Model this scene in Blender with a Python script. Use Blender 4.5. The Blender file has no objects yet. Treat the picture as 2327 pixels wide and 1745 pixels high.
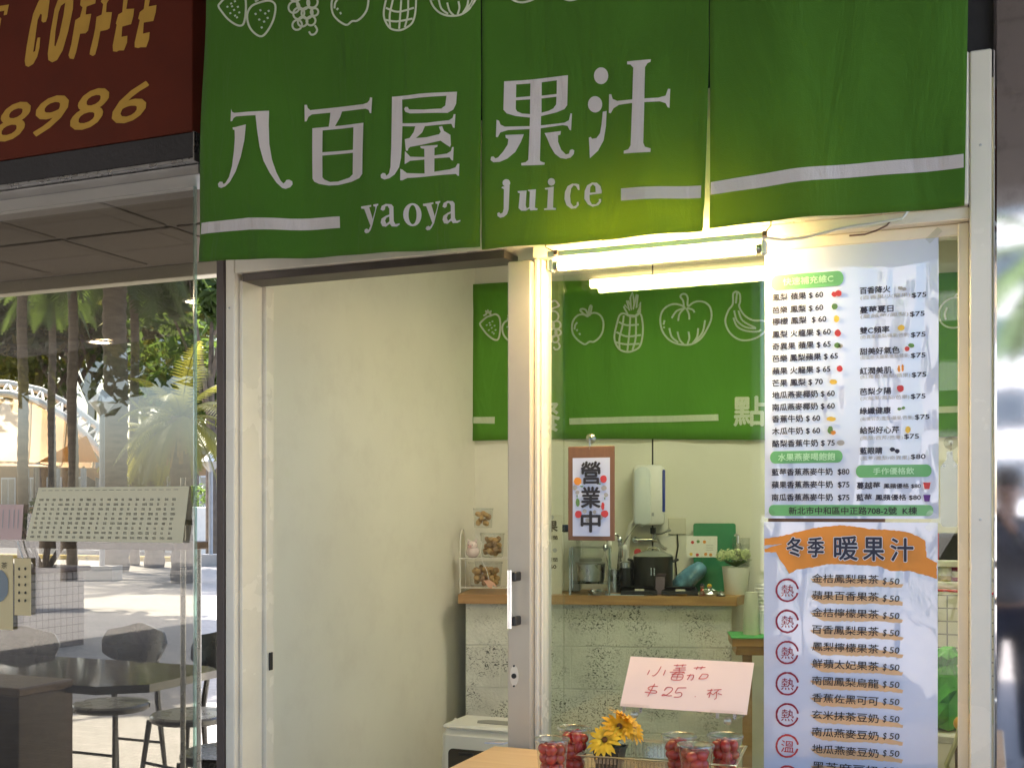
import bpy, bmesh, math, random
from mathutils import Vector, Matrix
rnd = random.Random(7)
R = math.radians
scene = bpy.context.scene
COL = scene.collection

# ------------------------------------------------------------ camera
TH = R(22.4); FPX = 2600.0; CX = 1163.5; HY = 1155.0
CAM = Vector((0.0, -3.3, 1.5))
FWD = Vector((-math.sin(TH), math.cos(TH), 0)); RGT = Vector((math.cos(TH), math.sin(TH), 0)); UP = Vector((0, 0, 1))
cd = bpy.data.cameras.new('camera'); cam = bpy.data.objects.new('camera', cd); COL.objects.link(cam)
cam.location = CAM; cam.rotation_euler = (R(90), 0, TH)
cd.sensor_width = 36; cd.lens = 36 * FPX / 2327; cd.shift_y = (HY - 872.5) / 2327
cd.clip_start = 0.02; cd.clip_end = 800
scene.camera = cam

# ------------------------------------------------------------ daylight
SUN_EL, SUN_AZ = R(52), R(-62)      # azimuth measured from +Y towards +X (sun stands behind the shops, to the left)
w = bpy.data.worlds.new('World'); scene.world = w; w.use_nodes = True
wn = w.node_tree.nodes; bg = wn['Background']
sky = wn.new('ShaderNodeTexSky'); sky.sky_type = 'NISHITA'; sky.sun_disc = False
sky.sun_elevation = SUN_EL; sky.sun_rotation = SUN_AZ
sky.air_density = 1.0; sky.dust_density = 3.0; sky.ozone_density = 1.0
w.node_tree.links.new(sky.outputs[0], bg.inputs[0]); bg.inputs[1].default_value = 0.15
sl = bpy.data.lights.new('sun', 'SUN'); sl.energy = 5.0; sl.angle = R(0.5); sl.color = (1, .95, .87)
so = bpy.data.objects.new('sun', sl); COL.objects.link(so)
sd = Vector((math.sin(SUN_AZ) * math.cos(SUN_EL), math.cos(SUN_AZ) * math.cos(SUN_EL), math.sin(SUN_EL)))
so.rotation_euler = sd.to_track_quat('Z', 'Y').to_euler(); so.location = (0, 0, 30)
scene.view_settings.view_transform = 'Standard'; scene.view_settings.look = 'None'
scene.view_settings.gamma = 1; scene.view_settings.use_curve_mapping = False
scene.view_settings.exposure = 2.05
scene.render.engine = 'CYCLES'
scene.cycles.use_denoising = True
scene.cycles.max_bounces = 10; scene.cycles.transparent_max_bounces = 24; scene.cycles.diffuse_bounces = 5
scene.cycles.caustics_reflective = False; scene.cycles.caustics_refractive = False
scene.cycles.sample_clamp_indirect = 6
# lamp strengths (the lamps themselves are built further down)
TUBE_E, CEIL_E, DOWN_E = 62.0, 7.2, 30.0

# ------------------------------------------------------------ pixel -> place
def ray(px, py): return FWD + RGT * ((px - CX) / FPX) + UP * ((HY - py) / FPX)
def T(px, py, t): return CAM + ray(px, py) * t
def W(px, py, Y=0.0):
    d = ray(px, py); return CAM + d * ((Y - CAM.y) / d.y)
def G(px, py, z=0.0):
    d = ray(px, py); return CAM + d * ((z - CAM.z) / d.z)
BANG = R(16); B0 = Vector((-2.39, 2.0, 0)); BD = Vector((math.cos(BANG), math.sin(BANG), 0)); BN = Vector((math.sin(BANG), -math.cos(BANG), 0))
def Bk(px, py, off=0.0):           # on the back wall of the kiosk, moved 'off' metres towards the front
    d = ray(px, py); p0 = B0 + BN * off
    return CAM + d * ((p0 - CAM).dot(BN) / d.dot(BN))
def depth(p): return (p - CAM).dot(FWD)

# ------------------------------------------------------------ materials
MATS = {}
def lin(r, g, b):
    f = lambda c: (c / 255 / 12.92) if c <= 10 else ((c / 255 + .055) / 1.055) ** 2.4
    return (f(r), f(g), f(b))
def mat(name, col, rough=.5, metal=0.0, var=0.0, vscale=8.0, bump=0.0, bscale=60.0, spec=.5, coat=0.0, dark=None, darkamt=0.0, dscale=3.0, sheen=0.0, emit=None, es=0.0, stretch=None, coatr=.05, trans=0.0):
    if name in MATS: return MATS[name]
    m = bpy.data.materials.new(name); m.use_nodes = True; nt = m.node_tree; n = nt.nodes; l = nt.links
    b = n['Principled BSDF']
    b.inputs['Base Color'].default_value = (*col, 1); b.inputs['Roughness'].default_value = rough
    b.inputs['Metallic'].default_value = metal; b.inputs['Specular IOR Level'].default_value = spec
    b.inputs['Coat Weight'].default_value = coat; b.inputs['Coat Roughness'].default_value = coatr
    b.inputs['Sheen Weight'].default_value = sheen; b.inputs['Transmission Weight'].default_value = trans
    tc = n.new('ShaderNodeTexCoord'); src = tc.outputs['Object']
    if stretch:
        mp = n.new('ShaderNodeMapping'); mp.inputs['Scale'].default_value = stretch; l.new(src, mp.inputs[0]); src = mp.outputs[0]
    cur = None
    if var:
        t = n.new('ShaderNodeTexNoise'); t.inputs['Scale'].default_value = vscale; t.inputs['Detail'].default_value = 6; l.new(src, t.inputs[0])
        rp = n.new('ShaderNodeValToRGB'); rp.color_ramp.elements[0].position = .3; rp.color_ramp.elements[1].position = .72
        rp.color_ramp.elements[0].color = (*[c * (1 - var) for c in col], 1); rp.color_ramp.elements[1].color = (*[min(.95, c * (1 + var)) for c in col], 1)
        l.new(t.outputs[0], rp.inputs[0]); cur = rp.outputs[0]
        mr = n.new('ShaderNodeMapRange'); mr.inputs[3].default_value = max(0, rough - .1); mr.inputs[4].default_value = min(1, rough + .1)
        l.new(t.outputs[0], mr.inputs[0]); l.new(mr.outputs[0], b.inputs['Roughness'])
    if dark:
        t = n.new('ShaderNodeTexNoise'); t.inputs['Scale'].default_value = dscale; t.inputs['Detail'].default_value = 8; t.inputs['Roughness'].default_value = .65; l.new(src, t.inputs[0])
        rp = n.new('ShaderNodeValToRGB'); rp.color_ramp.elements[0].position = .5; rp.color_ramp.elements[1].position = .75
        rp.color_ramp.elements[0].color = (0, 0, 0, 1); rp.color_ramp.elements[1].color = (darkamt, darkamt, darkamt, 1); l.new(t.outputs[0], rp.inputs[0])
        mx = n.new('ShaderNodeMixRGB'); l.new(rp.outputs[0], mx.inputs[0]); mx.inputs[2].default_value = (*dark, 1)
        if cur: l.new(cur, mx.inputs[1])
        else: mx.inputs[1].default_value = (*col, 1)
        cur = mx.outputs[0]
    if cur: l.new(cur, b.inputs['Base Color'])
    if bump:
        t = n.new('ShaderNodeTexNoise'); t.inputs['Scale'].default_value = bscale; t.inputs['Detail'].default_value = 4; l.new(src, t.inputs[0])
        bp = n.new('ShaderNodeBump'); bp.inputs['Strength'].default_value = bump; bp.inputs['Distance'].default_value = .01; l.new(t.outputs[0], bp.inputs['Height']); l.new(bp.outputs[0], b.inputs['Normal'])
    if emit:
        b.inputs['Emission Color'].default_value = (*emit, 1); b.inputs['Emission Strength'].default_value = es
    MATS[name] = m; return m
def glass(name, tint=(1, 1, 1), ior=1.5, rough=0.0, boost=0.0, wob=0.0):
    """thin pane: tinted see-through plus mirror reflection by Fresnel"""
    if name in MATS: return MATS[name]
    m = bpy.data.materials.new(name); m.use_nodes = True; nt = m.node_tree; n = nt.nodes; l = nt.links
    for x in list(n):
        if x.type == 'BSDF_PRINCIPLED': n.remove(x)
    out = [x for x in n if x.type == 'OUTPUT_MATERIAL'][0]
    tr = n.new('ShaderNodeBsdfTransparent'); tr.inputs[0].default_value = (*tint, 1)
    gl = n.new('ShaderNodeBsdfGlossy'); gl.inputs['Roughness'].default_value = rough
    fr = n.new('ShaderNodeFresnel'); ge = n.new('ShaderNodeNewGeometry')
    mr = n.new('ShaderNodeMapRange'); mr.inputs[3].default_value = ior; mr.inputs[4].default_value = 1 / ior      # same Fresnel on both faces of the thin pane
    l.new(ge.outputs['Backfacing'], mr.inputs[0]); l.new(mr.outputs[0], fr.inputs[0])
    mx = n.new('ShaderNodeMixShader'); src = fr.outputs[0]
    if boost:
        a = n.new('ShaderNodeMath'); a.operation = 'ADD'; a.use_clamp = True; a.inputs[1].default_value = boost; l.new(src, a.inputs[0]); src = a.outputs[0]
    if wob:
        tc = n.new('ShaderNodeTexCoord'); t = n.new('ShaderNodeTexNoise'); t.inputs['Scale'].default_value = 5; l.new(tc.outputs['Object'], t.inputs[0])
        bp = n.new('ShaderNodeBump'); bp.inputs['Strength'].default_value = wob; bp.inputs['Distance'].default_value = .02; l.new(t.outputs[0], bp.inputs['Height']); l.new(bp.outputs[0], gl.inputs['Normal'])
    l.new(src, mx.inputs[0]); l.new(tr.outputs[0], mx.inputs[1]); l.new(gl.outputs[0], mx.inputs[2]); l.new(mx.outputs[0], out.inputs[0])
    MATS[name] = m; return m
def cloth(name, col, seed=0):
    """woven cloth, a little translucent, with fine weave and soft creases"""
    if name in MATS: return MATS[name]
    m = mat(name, col, .85, var=.14, vscale=2.2, bump=.3, bscale=420, spec=.15, sheen=.12)
    n0 = m.node_tree.nodes; b1 = [x for x in n0 if x.type == 'BUMP'][0]      # long soft creases under the weave
    tcx = n0.new('ShaderNodeTexCoord'); mpx = n0.new('ShaderNodeMapping'); mpx.inputs['Scale'].default_value = (7, 1, 2.0); mpx.inputs['Rotation'].default_value = (0, .25, 0)
    tx = n0.new('ShaderNodeTexNoise'); tx.inputs['Scale'].default_value = 1.0; tx.inputs['Detail'].default_value = 5; tx.inputs['Distortion'].default_value = 1.2
    b2 = n0.new('ShaderNodeBump'); b2.inputs['Strength'].default_value = .8; b2.inputs['Distance'].default_value = .03
    lk0 = m.node_tree.links; lk0.new(tcx.outputs['Object'], mpx.inputs[0]); lk0.new(mpx.outputs[0], tx.inputs[0]); lk0.new(tx.outputs[0], b2.inputs['Height']); lk0.new(b2.outputs[0], b1.inputs['Normal'])
    nt = m.node_tree; n = nt.nodes; l = nt.links; b = n['Principled BSDF']; out = [x for x in n if x.type == 'OUTPUT_MATERIAL'][0]
    tl = n.new('ShaderNodeBsdfTranslucent'); tl.inputs[0].default_value = (min(1, col[0] * 4.2), min(1, col[1] * 1.9), min(1, col[2] * 1.6), 1)
    mx = n.new('ShaderNodeMixShader'); mx.inputs[0].default_value = .3
    l.new(b.outputs[0], mx.inputs[1]); l.new(tl.outputs[0], mx.inputs[2]); l.new(mx.outputs[0], out.inputs[0])
    return m
def leafmat(name, col):
    if name in MATS: return MATS[name]
    m = mat(name, col, .55, var=.45, vscale=.9, spec=.4)
    nt = m.node_tree; n = nt.nodes; l = nt.links; b = n['Principled BSDF']; out = [x for x in n if x.type == 'OUTPUT_MATERIAL'][0]
    tl = n.new('ShaderNodeBsdfTranslucent'); tl.inputs[0].default_value = (col[0] * 2.2, col[1] * 2.0, col[2], 1)
    mx = n.new('ShaderNodeMixShader'); mx.inputs[0].default_value = .4
    l.new(b.outputs[0], mx.inputs[1]); l.new(tl.outputs[0], mx.inputs[2]); l.new(mx.outputs[0], out.inputs[0])
    return m
def speckle(name, base, fleck):
    m = mat(name, base, .75, var=.16, vscale=5, bump=.35, bscale=90)
    nt = m.node_tree; n = nt.nodes; l = nt.links; b = n['Principled BSDF']
    tc = n.new('ShaderNodeTexCoord')
    ga = n.new('ShaderNodeTexNoise'); ga.inputs['Scale'].default_value = 5.5; ga.inputs['Detail'].default_value = 3; l.new(tc.outputs['Object'], ga.inputs[0])
    g1 = n.new('ShaderNodeValToRGB'); g1.color_ramp.elements[0].position = .41; g1.color_ramp.elements[1].position = .57; l.new(ga.outputs[0], g1.inputs[0])
    wv = n.new('ShaderNodeTexNoise'); wv.inputs['Scale'].default_value = 25; l.new(tc.outputs['Object'], wv.inputs[0])
    mxv = n.new('ShaderNodeMixRGB'); mxv.blend_type = 'ADD'; mxv.inputs[0].default_value = .05; l.new(tc.outputs['Object'], mxv.inputs[1]); l.new(wv.outputs[1], mxv.inputs[2])
    mp = n.new('ShaderNodeMapping'); mp.inputs['Rotation'].default_value = (.3, .75, .2); mp.inputs['Scale'].default_value = (1, 1, 1.7); l.new(mxv.outputs[0], mp.inputs[0])
    sp = n.new('ShaderNodeTexNoise'); sp.inputs['Scale'].default_value = 105; sp.inputs['Detail'].default_value = 3; l.new(mp.outputs[0], sp.inputs[0])
    g2 = n.new('ShaderNodeValToRGB'); g2.color_ramp.elements[0].position = .55; g2.color_ramp.elements[1].position = .60; l.new(sp.outputs[0], g2.inputs[0])
    mu = n.new('ShaderNodeMath'); mu.operation = 'MULTIPLY'; l.new(g1.outputs[0], mu.inputs[0]); l.new(g2.outputs[0], mu.inputs[1])
    old = b.inputs['Base Color'].links[0].from_socket
    mx = n.new('ShaderNodeMixRGB'); l.new(mu.outputs[0], mx.inputs[0]); l.new(old, mx.inputs[1]); mx.inputs[2].default_value = (*fleck, 1); l.new(mx.outputs[0], b.inputs['Base Color'])
    return m
def laminate(name, col):
    m = mat(name, col, .5, var=.02, coat=1.0, coatr=.02); nt = m.node_tree; n = nt.nodes; l = nt.links
    b = n['Principled BSDF']; b.inputs['Coat IOR'].default_value = 2.0
    tc = n.new('ShaderNodeTexCoord'); mp = n.new('ShaderNodeMapping'); mp.inputs['Scale'].default_value = (9, 1, 2.2); l.new(tc.outputs['Object'], mp.inputs[0])
    t = n.new('ShaderNodeTexNoise'); t.inputs['Scale'].default_value = 1.0; t.inputs['Detail'].default_value = 1.5; l.new(mp.outputs[0], t.inputs[0])
    bp = n.new('ShaderNodeBump'); bp.inputs['Strength'].default_value = .35; bp.inputs['Distance'].default_value = .03; l.new(t.outputs[0], bp.inputs['Height']); l.new(bp.outputs[0], b.inputs['Coat Normal'])
    return m
def wood(name, c1, c2, rough=.45, ax='x'):
    if name in MATS: return MATS[name]
    m = mat(name, c1, rough, bump=.08, bscale=40)
    nt = m.node_tree; n = nt.nodes; l = nt.links; b = n['Principled BSDF']
    tc = n.new('ShaderNodeTexCoord'); mp = n.new('ShaderNodeMapping'); mp.inputs['Scale'].default_value = {'x': (1.2, 14, 14), 'z': (14, 14, 1.2), 'y': (14, 1.2, 14)}[ax]; l.new(tc.outputs['Object'], mp.inputs[0])
    t = n.new('ShaderNodeTexNoise'); t.inputs['Scale'].default_value = 2.5; t.inputs['Detail'].default_value = 8; t.inputs['Distortion'].default_value = .7; l.new(mp.outputs[0], t.inputs[0])
    rp = n.new('ShaderNodeValToRGB'); rp.color_ramp.elements[0].position = .35; rp.color_ramp.elements[1].position = .68; rp.color_ramp.elements[0].color = (*c2, 1); rp.color_ramp.elements[1].color = (*c1, 1)
    l.new(t.outputs[0], rp.inputs[0]); l.new(rp.outputs[0], b.inputs['Base Color'])
    return m

# ------------------------------------------------------------ mesh builder
class MB:
    def __init__(s): s.v = []; s.f = []
    def add(s, v, f, M=None):
        n = len(s.v)
        s.v += [tuple(M @ Vector(p)) if M else tuple(p) for p in v]
        s.f += [tuple(i + n for i in q) for q in f]; return s
    def box(s, x0, x1, y0, y1, z0, z1, bev=0.0, M=None):
        if x1 < x0: x0, x1 = x1, x0
        if y1 < y0: y0, y1 = y1, y0
        if z1 < z0: z0, z1 = z1, z0
        if not bev:
            v = [(x, y, z) for z in (z0, z1) for y in (y0, y1) for x in (x0, x1)]
            return s.add(v, [(0, 2, 3, 1), (4, 5, 7, 6), (0, 1, 5, 4), (2, 6, 7, 3), (0, 4, 6, 2), (1, 3, 7, 5)], M)
        b = min(bev, (x1 - x0) * .49, (y1 - y0) * .49, (z1 - z0) * .49)
        xs, ys, zs = (x0, x1), (y0, y1), (z0, z1); v = []; ix = {}
        for i in (0, 1):
            for j in (0, 1):
                for k in (0, 1):
                    c = Vector((xs[i], ys[j], zs[k])); o = Vector((b if i == 0 else -b, b if j == 0 else -b, b if k == 0 else -b))
                    for a in range(3):   # vertex lying on face of axis a
                        p = c + o; p[a] = c[a]; ix[(i, j, k, a)] = len(v); v.append(p)
        f = []
        for k in (0, 1): q = [ix[(0, 0, k, 2)], ix[(1, 0, k, 2)], ix[(1, 1, k, 2)], ix[(0, 1, k, 2)]]; f.append(q if k else q[::-1])
        for j in (0, 1): q = [ix[(0, j, 0, 1)], ix[(1, j, 0, 1)], ix[(1, j, 1, 1)], ix[(0, j, 1, 1)]]; f.append(q[::-1] if j else q)
        for i in (0, 1): q = [ix[(i, 0, 0, 0)], ix[(i, 1, 0, 0)], ix[(i, 1, 1, 0)], ix[(i, 0, 1, 0)]]; f.append(q if i else q[::-1])
        for i in (0, 1):
            for j in (0, 1):
                q = [ix[(i, j, 0, 0)], ix[(i, j, 0, 1)], ix[(i, j, 1, 1)], ix[(i, j, 1, 0)]]; f.append(q if (i + j) % 2 == 0 else q[::-1])
        for i in (0, 1):
            for k in (0, 1):
                q = [ix[(i, 0, k, 0)], ix[(i, 1, k, 0)], ix[(i, 1, k, 2)], ix[(i, 0, k, 2)]]; f.append(q if (i + k) % 2 == 0 else q[::-1])
        for j in (0, 1):
            for k in (0, 1):
                q = [ix[(0, j, k, 1)], ix[(0, j, k, 2)], ix[(1, j, k, 2)], ix[(1, j, k, 1)]]; f.append(q if (j + k) % 2 == 0 else q[::-1])
        for i in (0, 1):
            for j in (0, 1):
                for k in (0, 1):
                    q = [ix[(i, j, k, 0)], ix[(i, j, k, 1)], ix[(i, j, k, 2)]]; f.append(q if (i + j + k) % 2 else q[::-1])
        return s.add(v, f, M)
    def lathe(s, prof, c=(0, 0, 0), seg=20, M=None, cap=True):
        c = Vector(c); v = []; f = []
        for r, z in prof:
            for i in range(seg):
                a = 2 * math.pi * i / seg; v.append(c + Vector((r * math.cos(a), r * math.sin(a), z)))
        for k in range(len(prof) - 1):
            for i in range(seg):
                j = (i + 1) % seg; f.append((k * seg + i, k * seg + j, (k + 1) * seg + j, (k + 1) * seg + i))
        if cap:
            if prof[0][0] > 1e-5: f.append(tuple(range(seg))[::-1])
            if prof[-1][0] > 1e-5: f.append(tuple((len(prof) - 1) * seg + i for i in range(seg)))
        return s.add(v, f, M)
    def tube(s, pts, r, seg=8, cap=True, M=None):
        pts = [Vector(p) for p in pts]; n = len(pts); v = []; f = []
        rs = r if isinstance(r, (list, tuple)) else [r] * n
        up = None
        for k, p in enumerate(pts):
            d = (pts[min(k + 1, n - 1)] - pts[max(k - 1, 0)]).normalized()
            if up is None:
                up = Vector((0, 0, 1)) if abs(d.z) < .9 else Vector((1, 0, 0))
            a = d.cross(up)
            if a.length < 1e-4: a = d.orthogonal()
            a.normalize(); b = a.cross(d).normalized(); up = b
            for i in range(seg):
                t = 2 * math.pi * i / seg; v.append(p + (a * math.cos(t) + b * math.sin(t)) * rs[k])
        for k in range(n - 1):
            for i in range(seg):
                j = (i + 1) % seg; f.append((k * seg + i, k * seg + j, (k + 1) * seg + j, (k + 1) * seg + i))
        if cap: f.append(tuple(range(seg))[::-1]); f.append(tuple((n - 1) * seg + i for i in range(seg)))
        return s.add(v, f, M)
    def ball(s, c, r, seg=12, rings=8, M=None):
        rr = r if isinstance(r, (list, tuple)) else (r, r, r); c = Vector(c)
        v = [c + Vector((0, 0, -rr[2]))]; f = []
        for k in range(1, rings):
            a = -math.pi / 2 + math.pi * k / rings
            for i in range(seg):
                t = 2 * math.pi * i / seg; v.append(c + Vector((rr[0] * math.cos(a) * math.cos(t), rr[1] * math.cos(a) * math.sin(t), rr[2] * math.sin(a))))
        v.append(c + Vector((0, 0, rr[2])))
        for i in range(seg): f.append((0, 1 + (i + 1) % seg, 1 + i))
        for k in range(rings - 2):
            for i in range(seg):
                j = (i + 1) % seg; f.append((1 + k * seg + i, 1 + k * seg + j, 1 + (k + 1) * seg + j, 1 + (k + 1) * seg + i))
        L = len(v) - 1; o = 1 + (rings - 2) * seg
        for i in range(seg): f.append((o + i, o + (i + 1) % seg, L))
        return s.add(v, f, M)
    def prism(s, pts, ext, M=None):
        """closed outline (3-D points, convex or not) pushed along ext"""
        n = len(pts); e = Vector(ext); v = [Vector(p) for p in pts] + [Vector(p) + e for p in pts]
        f = [tuple(range(n)), tuple(range(2 * n - 1, n - 1, -1))] + [(i, i + n, (i + 1) % n + n, (i + 1) % n) for i in range(n)]
        return s.add(v, f, M)
WM = {}
def mobj(name, mb, m, parent=None, smooth=False, local=False, kind=None, mods=None):
    me = bpy.data.meshes.new(name)
    v = mb.v
    if parent is not None and not local and parent.name in WM:
        iv = WM[parent.name].inverted(); v = [tuple(iv @ Vector(p)) for p in v]
    me.from_pydata(v, [], mb.f); me.validate(); me.update()
    if m: me.materials.append(MATS[m] if isinstance(m, str) else m)
    if smooth:
        for p in me.polygons: p.use_smooth = True
        if smooth != 'all':
            try: me.set_sharp_from_angle(angle=R(38))
            except Exception: pass
    o = bpy.data.objects.new(name, me); COL.objects.link(o)
    if parent is not None:
        o.parent = parent; WM[o.name] = WM.get(parent.name, Matrix())
    else: WM[o.name] = Matrix()
    if kind: o['kind'] = kind
    return o
def tag(o, label, cat, group=None):
    o['label'] = label; o['category'] = cat
    if group: o['group'] = group
    return o
def thing(name, label, cat, loc=(0, 0, 0), rz=0.0, group=None):
    o = bpy.data.objects.new(name, None); COL.objects.link(o); o.location = loc; o.rotation_euler = (0, 0, rz); o.empty_display_size = .1
    WM[o.name] = Matrix.Translation(Vector(loc)) @ Matrix.Rotation(rz, 4, 'Z')
    return tag(o, label, cat, group)
def struct(name, mb, m, **k): return mobj(name, mb, m, kind='structure', **k)
def copy_tree(o, parent=None):
    c = o.copy(); COL.objects.link(c); c.parent = parent
    for ch in o.children: copy_tree(ch, c)
    return c

# ------------------------------------------------------------ flat print
def from_curve(cu):
    o = bpy.data.objects.new('tmp', cu); me = o.to_mesh()
    r = ([(p.co.x, p.co.y) for p in me.vertices], [tuple(p.vertices) for p in me.polygons])
    o.to_mesh_clear(); bpy.data.objects.remove(o); bpy.data.curves.remove(cu)
    return r
TXT = {}
def glyphs(body, shear=0.0):
    k = (body, shear)
    if k not in TXT:
        cu = bpy.data.curves.new('t', 'FONT'); cu.body = body; cu.size = 1; cu.resolution_u = 3; cu.fill_mode = 'FRONT'; cu.shear = shear
        TXT[k] = from_curve(cu)
    return TXT[k]
def fill(contours):
    cu = bpy.data.curves.new('c', 'CURVE'); cu.dimensions = '2D'; cu.fill_mode = 'BOTH'
    for c in contours:
        s = cu.splines.new('POLY'); s.points.add(len(c) - 1); s.use_cyclic_u = True
        for p, q in zip(s.points, c): p.co = (q[0], -q[1], 0, 1)
    v, f = from_curve(cu)
    return [(x, -y) for x, y in v], f
class Print:
    """ink shapes given in picture pixels, laid on a surface by mapf(px, py, lift)"""
    def __init__(s, mapf): s.map = mapf; s.mb = MB(); s.n = 0
    def lift(s): s.n += 1; return .0012 + .00004 * (s.n % 40)
    def poly(s, *cs):
        v, f = fill(cs); h = s.lift(); s.mb.add([s.map(x, y, h) for x, y in v], f); return s
    def ellipse(s, cx, cy, rx, ry=None, hole=None, seg=28, wob=0.0):
        ry = ry or rx; mk = lambda a, b: [(cx + (a + rnd.uniform(-wob, wob)) * math.cos(2 * math.pi * i / seg), cy + (b + rnd.uniform(-wob, wob)) * math.sin(2 * math.pi * i / seg)) for i in range(seg)]
        return s.poly(mk(rx, ry), mk(rx - hole, ry - hole)) if hole else s.poly(mk(rx, ry))
    def pill(s, x0, x1, y0, y1, seg=8):
        r = (y1 - y0) / 2; c = []
        for i in range(seg + 1): a = -math.pi / 2 + math.pi * i / seg; c.append((x1 - r * .8 + r * .8 * math.cos(a), y0 + r + r * math.sin(a)))
        for i in range(seg + 1): a = math.pi / 2 + math.pi * i / seg; c.append((x0 + r * .8 + r * .8 * math.cos(a), y0 + r + r * math.sin(a)))
        P0 = s.map(x0, (y0 + y1) / 2, 0); P1 = s.map(x1, (y0 + y1) / 2, 0)   # keep it level on the surface
        sl = s.slope(x0, x1, (y0 + y1) / 2)
        return s.poly([(x, y + sl * (x - (x0 + x1) / 2)) for x, y in c])
    def slope(s, x0, x1, y):
        a, b = s.map(x0, y, 0), s.map(x1, y, 0); xm = (x0 + x1) / 2; k = (s.map(xm, y - 5, 0).z - s.map(xm, y + 5, 0).z) / 10
        return (b.z - a.z) / k / (x1 - x0)
    def stroke(s, pts, wd, closed=False, smooth=True):
        P = [Vector(p) for p in pts]
        if smooth and len(P) > 2:
            Q = []; n = len(P); rng = range(n if closed else n - 1)
            for i in rng:
                p0, p1, p2, p3 = (P[(i - 1) % n] if closed or i > 0 else P[i]), P[i], P[(i + 1) % n], (P[(i + 2) % n] if closed or i + 2 < n else P[(i + 1) % n])
                for k in range(4):
                    t = k / 4; Q.append(.5 * ((2 * p1) + (p2 - p0) * t + (2 * p0 - 5 * p1 + 4 * p2 - p3) * t * t + (3 * p1 - p0 - 3 * p2 + p3) * t ** 3))
            if not closed: Q.append(P[-1])
            P = Q
        n = len(P); h = s.lift(); v = []; f = []
        for i, p in enumerate(P):
            a = P[(i - 1) % n] if closed or i > 0 else p; b = P[(i + 1) % n] if closed or i < n - 1 else p
            d = b - a
            if d.length < 1e-6: d = Vector((1, 0))
            d.normalize(); q = Vector((-d.y, d.x)) * (wd / 2)
            v += [s.map(*(p + q), h), s.map(*(p - q), h)]
        for i in range(n if closed else n - 1):
            j = (i + 1) % n; f.append((2 * i, 2 * i + 1, 2 * j + 1, 2 * j))
        s.mb.add(v, f); return s
    def text(s, body, x0, x1, yc, h, bold=0.0, shear=0.0, stamps=None):
        gv, gf = glyphs(body, shear)
        ax = min(p[0] for p in gv); bx = max(p[0] for p in gv); ay = min(p[1] for p in gv); by = max(p[1] for p in gv)
        P0 = s.map(x0, yc, 0); P1 = s.map(x1, yc, 0); xm = (x0 + x1) / 2
        zt = s.map(xm, yc - h / 2, 0); zb = s.map(xm, yc + h / 2, 0); mid = s.map(xm, yc, 0)
        V = zt - zb; H = P1 - P0; H = H - V * (H.dot(V) / V.dot(V))   # level on the surface
        wpx = abs(x1 - x0)
        for dx, dy in (stamps or ([(0, 0)] if not bold else [(-bold, 0), (bold, 0), (0, bold), (0, -bold)])):
            hl = s.lift(); nrm = s.map(xm, yc, hl) - mid; o = len(s.mb.v)
            s.mb.add([mid + nrm + H * ((p[0] - ax) / (bx - ax) - .5 + dx / wpx) + V * ((p[1] - ay) / (by - ay) - .5 + dy / h) for p in gv], gf)
        return s
    def make(s, name, m, parent, **k): return mobj(name, s.mb, m, parent, **k)
def on_plane(Y): return lambda px, py, h: W(px, py, Y) + Vector((0, -h, 0))
def zr(x0, y0, sc): return lambda *pts: [(x0 + p[0] * sc, y0 + p[1] * sc) for p in pts]
# ============================================================ materials used all over
mat('stile_paint', (.56, .50, .40), .4, var=.05, vscale=4, dark=(.4, .36, .3), darkamt=.15, dscale=9)  # door stile: frame white darkened, its weaker light put into the colour
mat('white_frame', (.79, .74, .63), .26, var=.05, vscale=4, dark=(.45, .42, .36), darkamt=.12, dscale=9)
mat('white_wall', (.72, .70, .60), .55, var=.04, vscale=2, bump=.06, bscale=120, dark=(.5, .46, .38), darkamt=.22, dscale=6)
mat('grey_alu', (.32, .31, .30), .35, metal=.7, var=.1)
mat('dark_track', (.085, .07, .062), .45, metal=.4, var=.2)
mat('brown_post', (.07, .05, .045), .5, var=.2)
mat('dark_wall', (.022, .02, .022), .7, var=.25, vscale=6, bump=.2)
mat('chrome', (.75, .75, .75), .12, metal=1)
mat('steel', (.5, .5, .5), .28, metal=1, var=.08, vscale=20)
mat('black_plastic', (.018, .018, .02), .4, var=.2, vscale=15)
mat('black_gloss', (.015, .015, .017), .15)
mat('white_plastic', (.75, .74, .7), .35, var=.03)
cloth('green_cloth', (.072, .205, .024)); cloth('green_cloth_inner', (.135, .37, .048)); cloth('ink_white', (.78, .71, .71)); cloth('ink_pale', (.74, .8, .6))  # inner cloth is the same fabric, its lamp light put into the colour
laminate('paper', (.62, .69, .90))
mat('ink_black', (.02, .02, .03), .5); mat('ink_navy', (.018, .02, .05), .5)
mat('ink_green', (.13, .42, .16), .5, coat=.4); mat('ink_mint', (.45, .75, .5), .5); mat('ink_darkred', (.28, .015, .05), .5); mat('ink_red', (.55, .05, .06), .5)
mat('ink_orange', (.72, .27, .04), .5, var=.08, vscale=9); mat('ink_tan', (.72, .47, .27), .5, var=.06)
mat('ink_yellow', (.75, .5, .08), .5); mat('ink_leaf', (.12, .25, .08), .5); mat('ink_grey', (.35, .35, .36), .5); mat('ink_purple', (.12, .03, .25), .5); mat('ink_paper', (.75, .76, .82), .5)
glass('window_glass', (.93, .96, .93), 1.5); glass('tinted_glass', (.68, .67, .62), 1.5, boost=.085)
glass('clear_plastic', (.93, .94, .93), 1.5, .05, boost=.04); glass('frosted', (.82, .84, .84), 1.5, .25, boost=.18); glass('acrylic', (.96, .97, .96), 1.49, .02)
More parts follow.
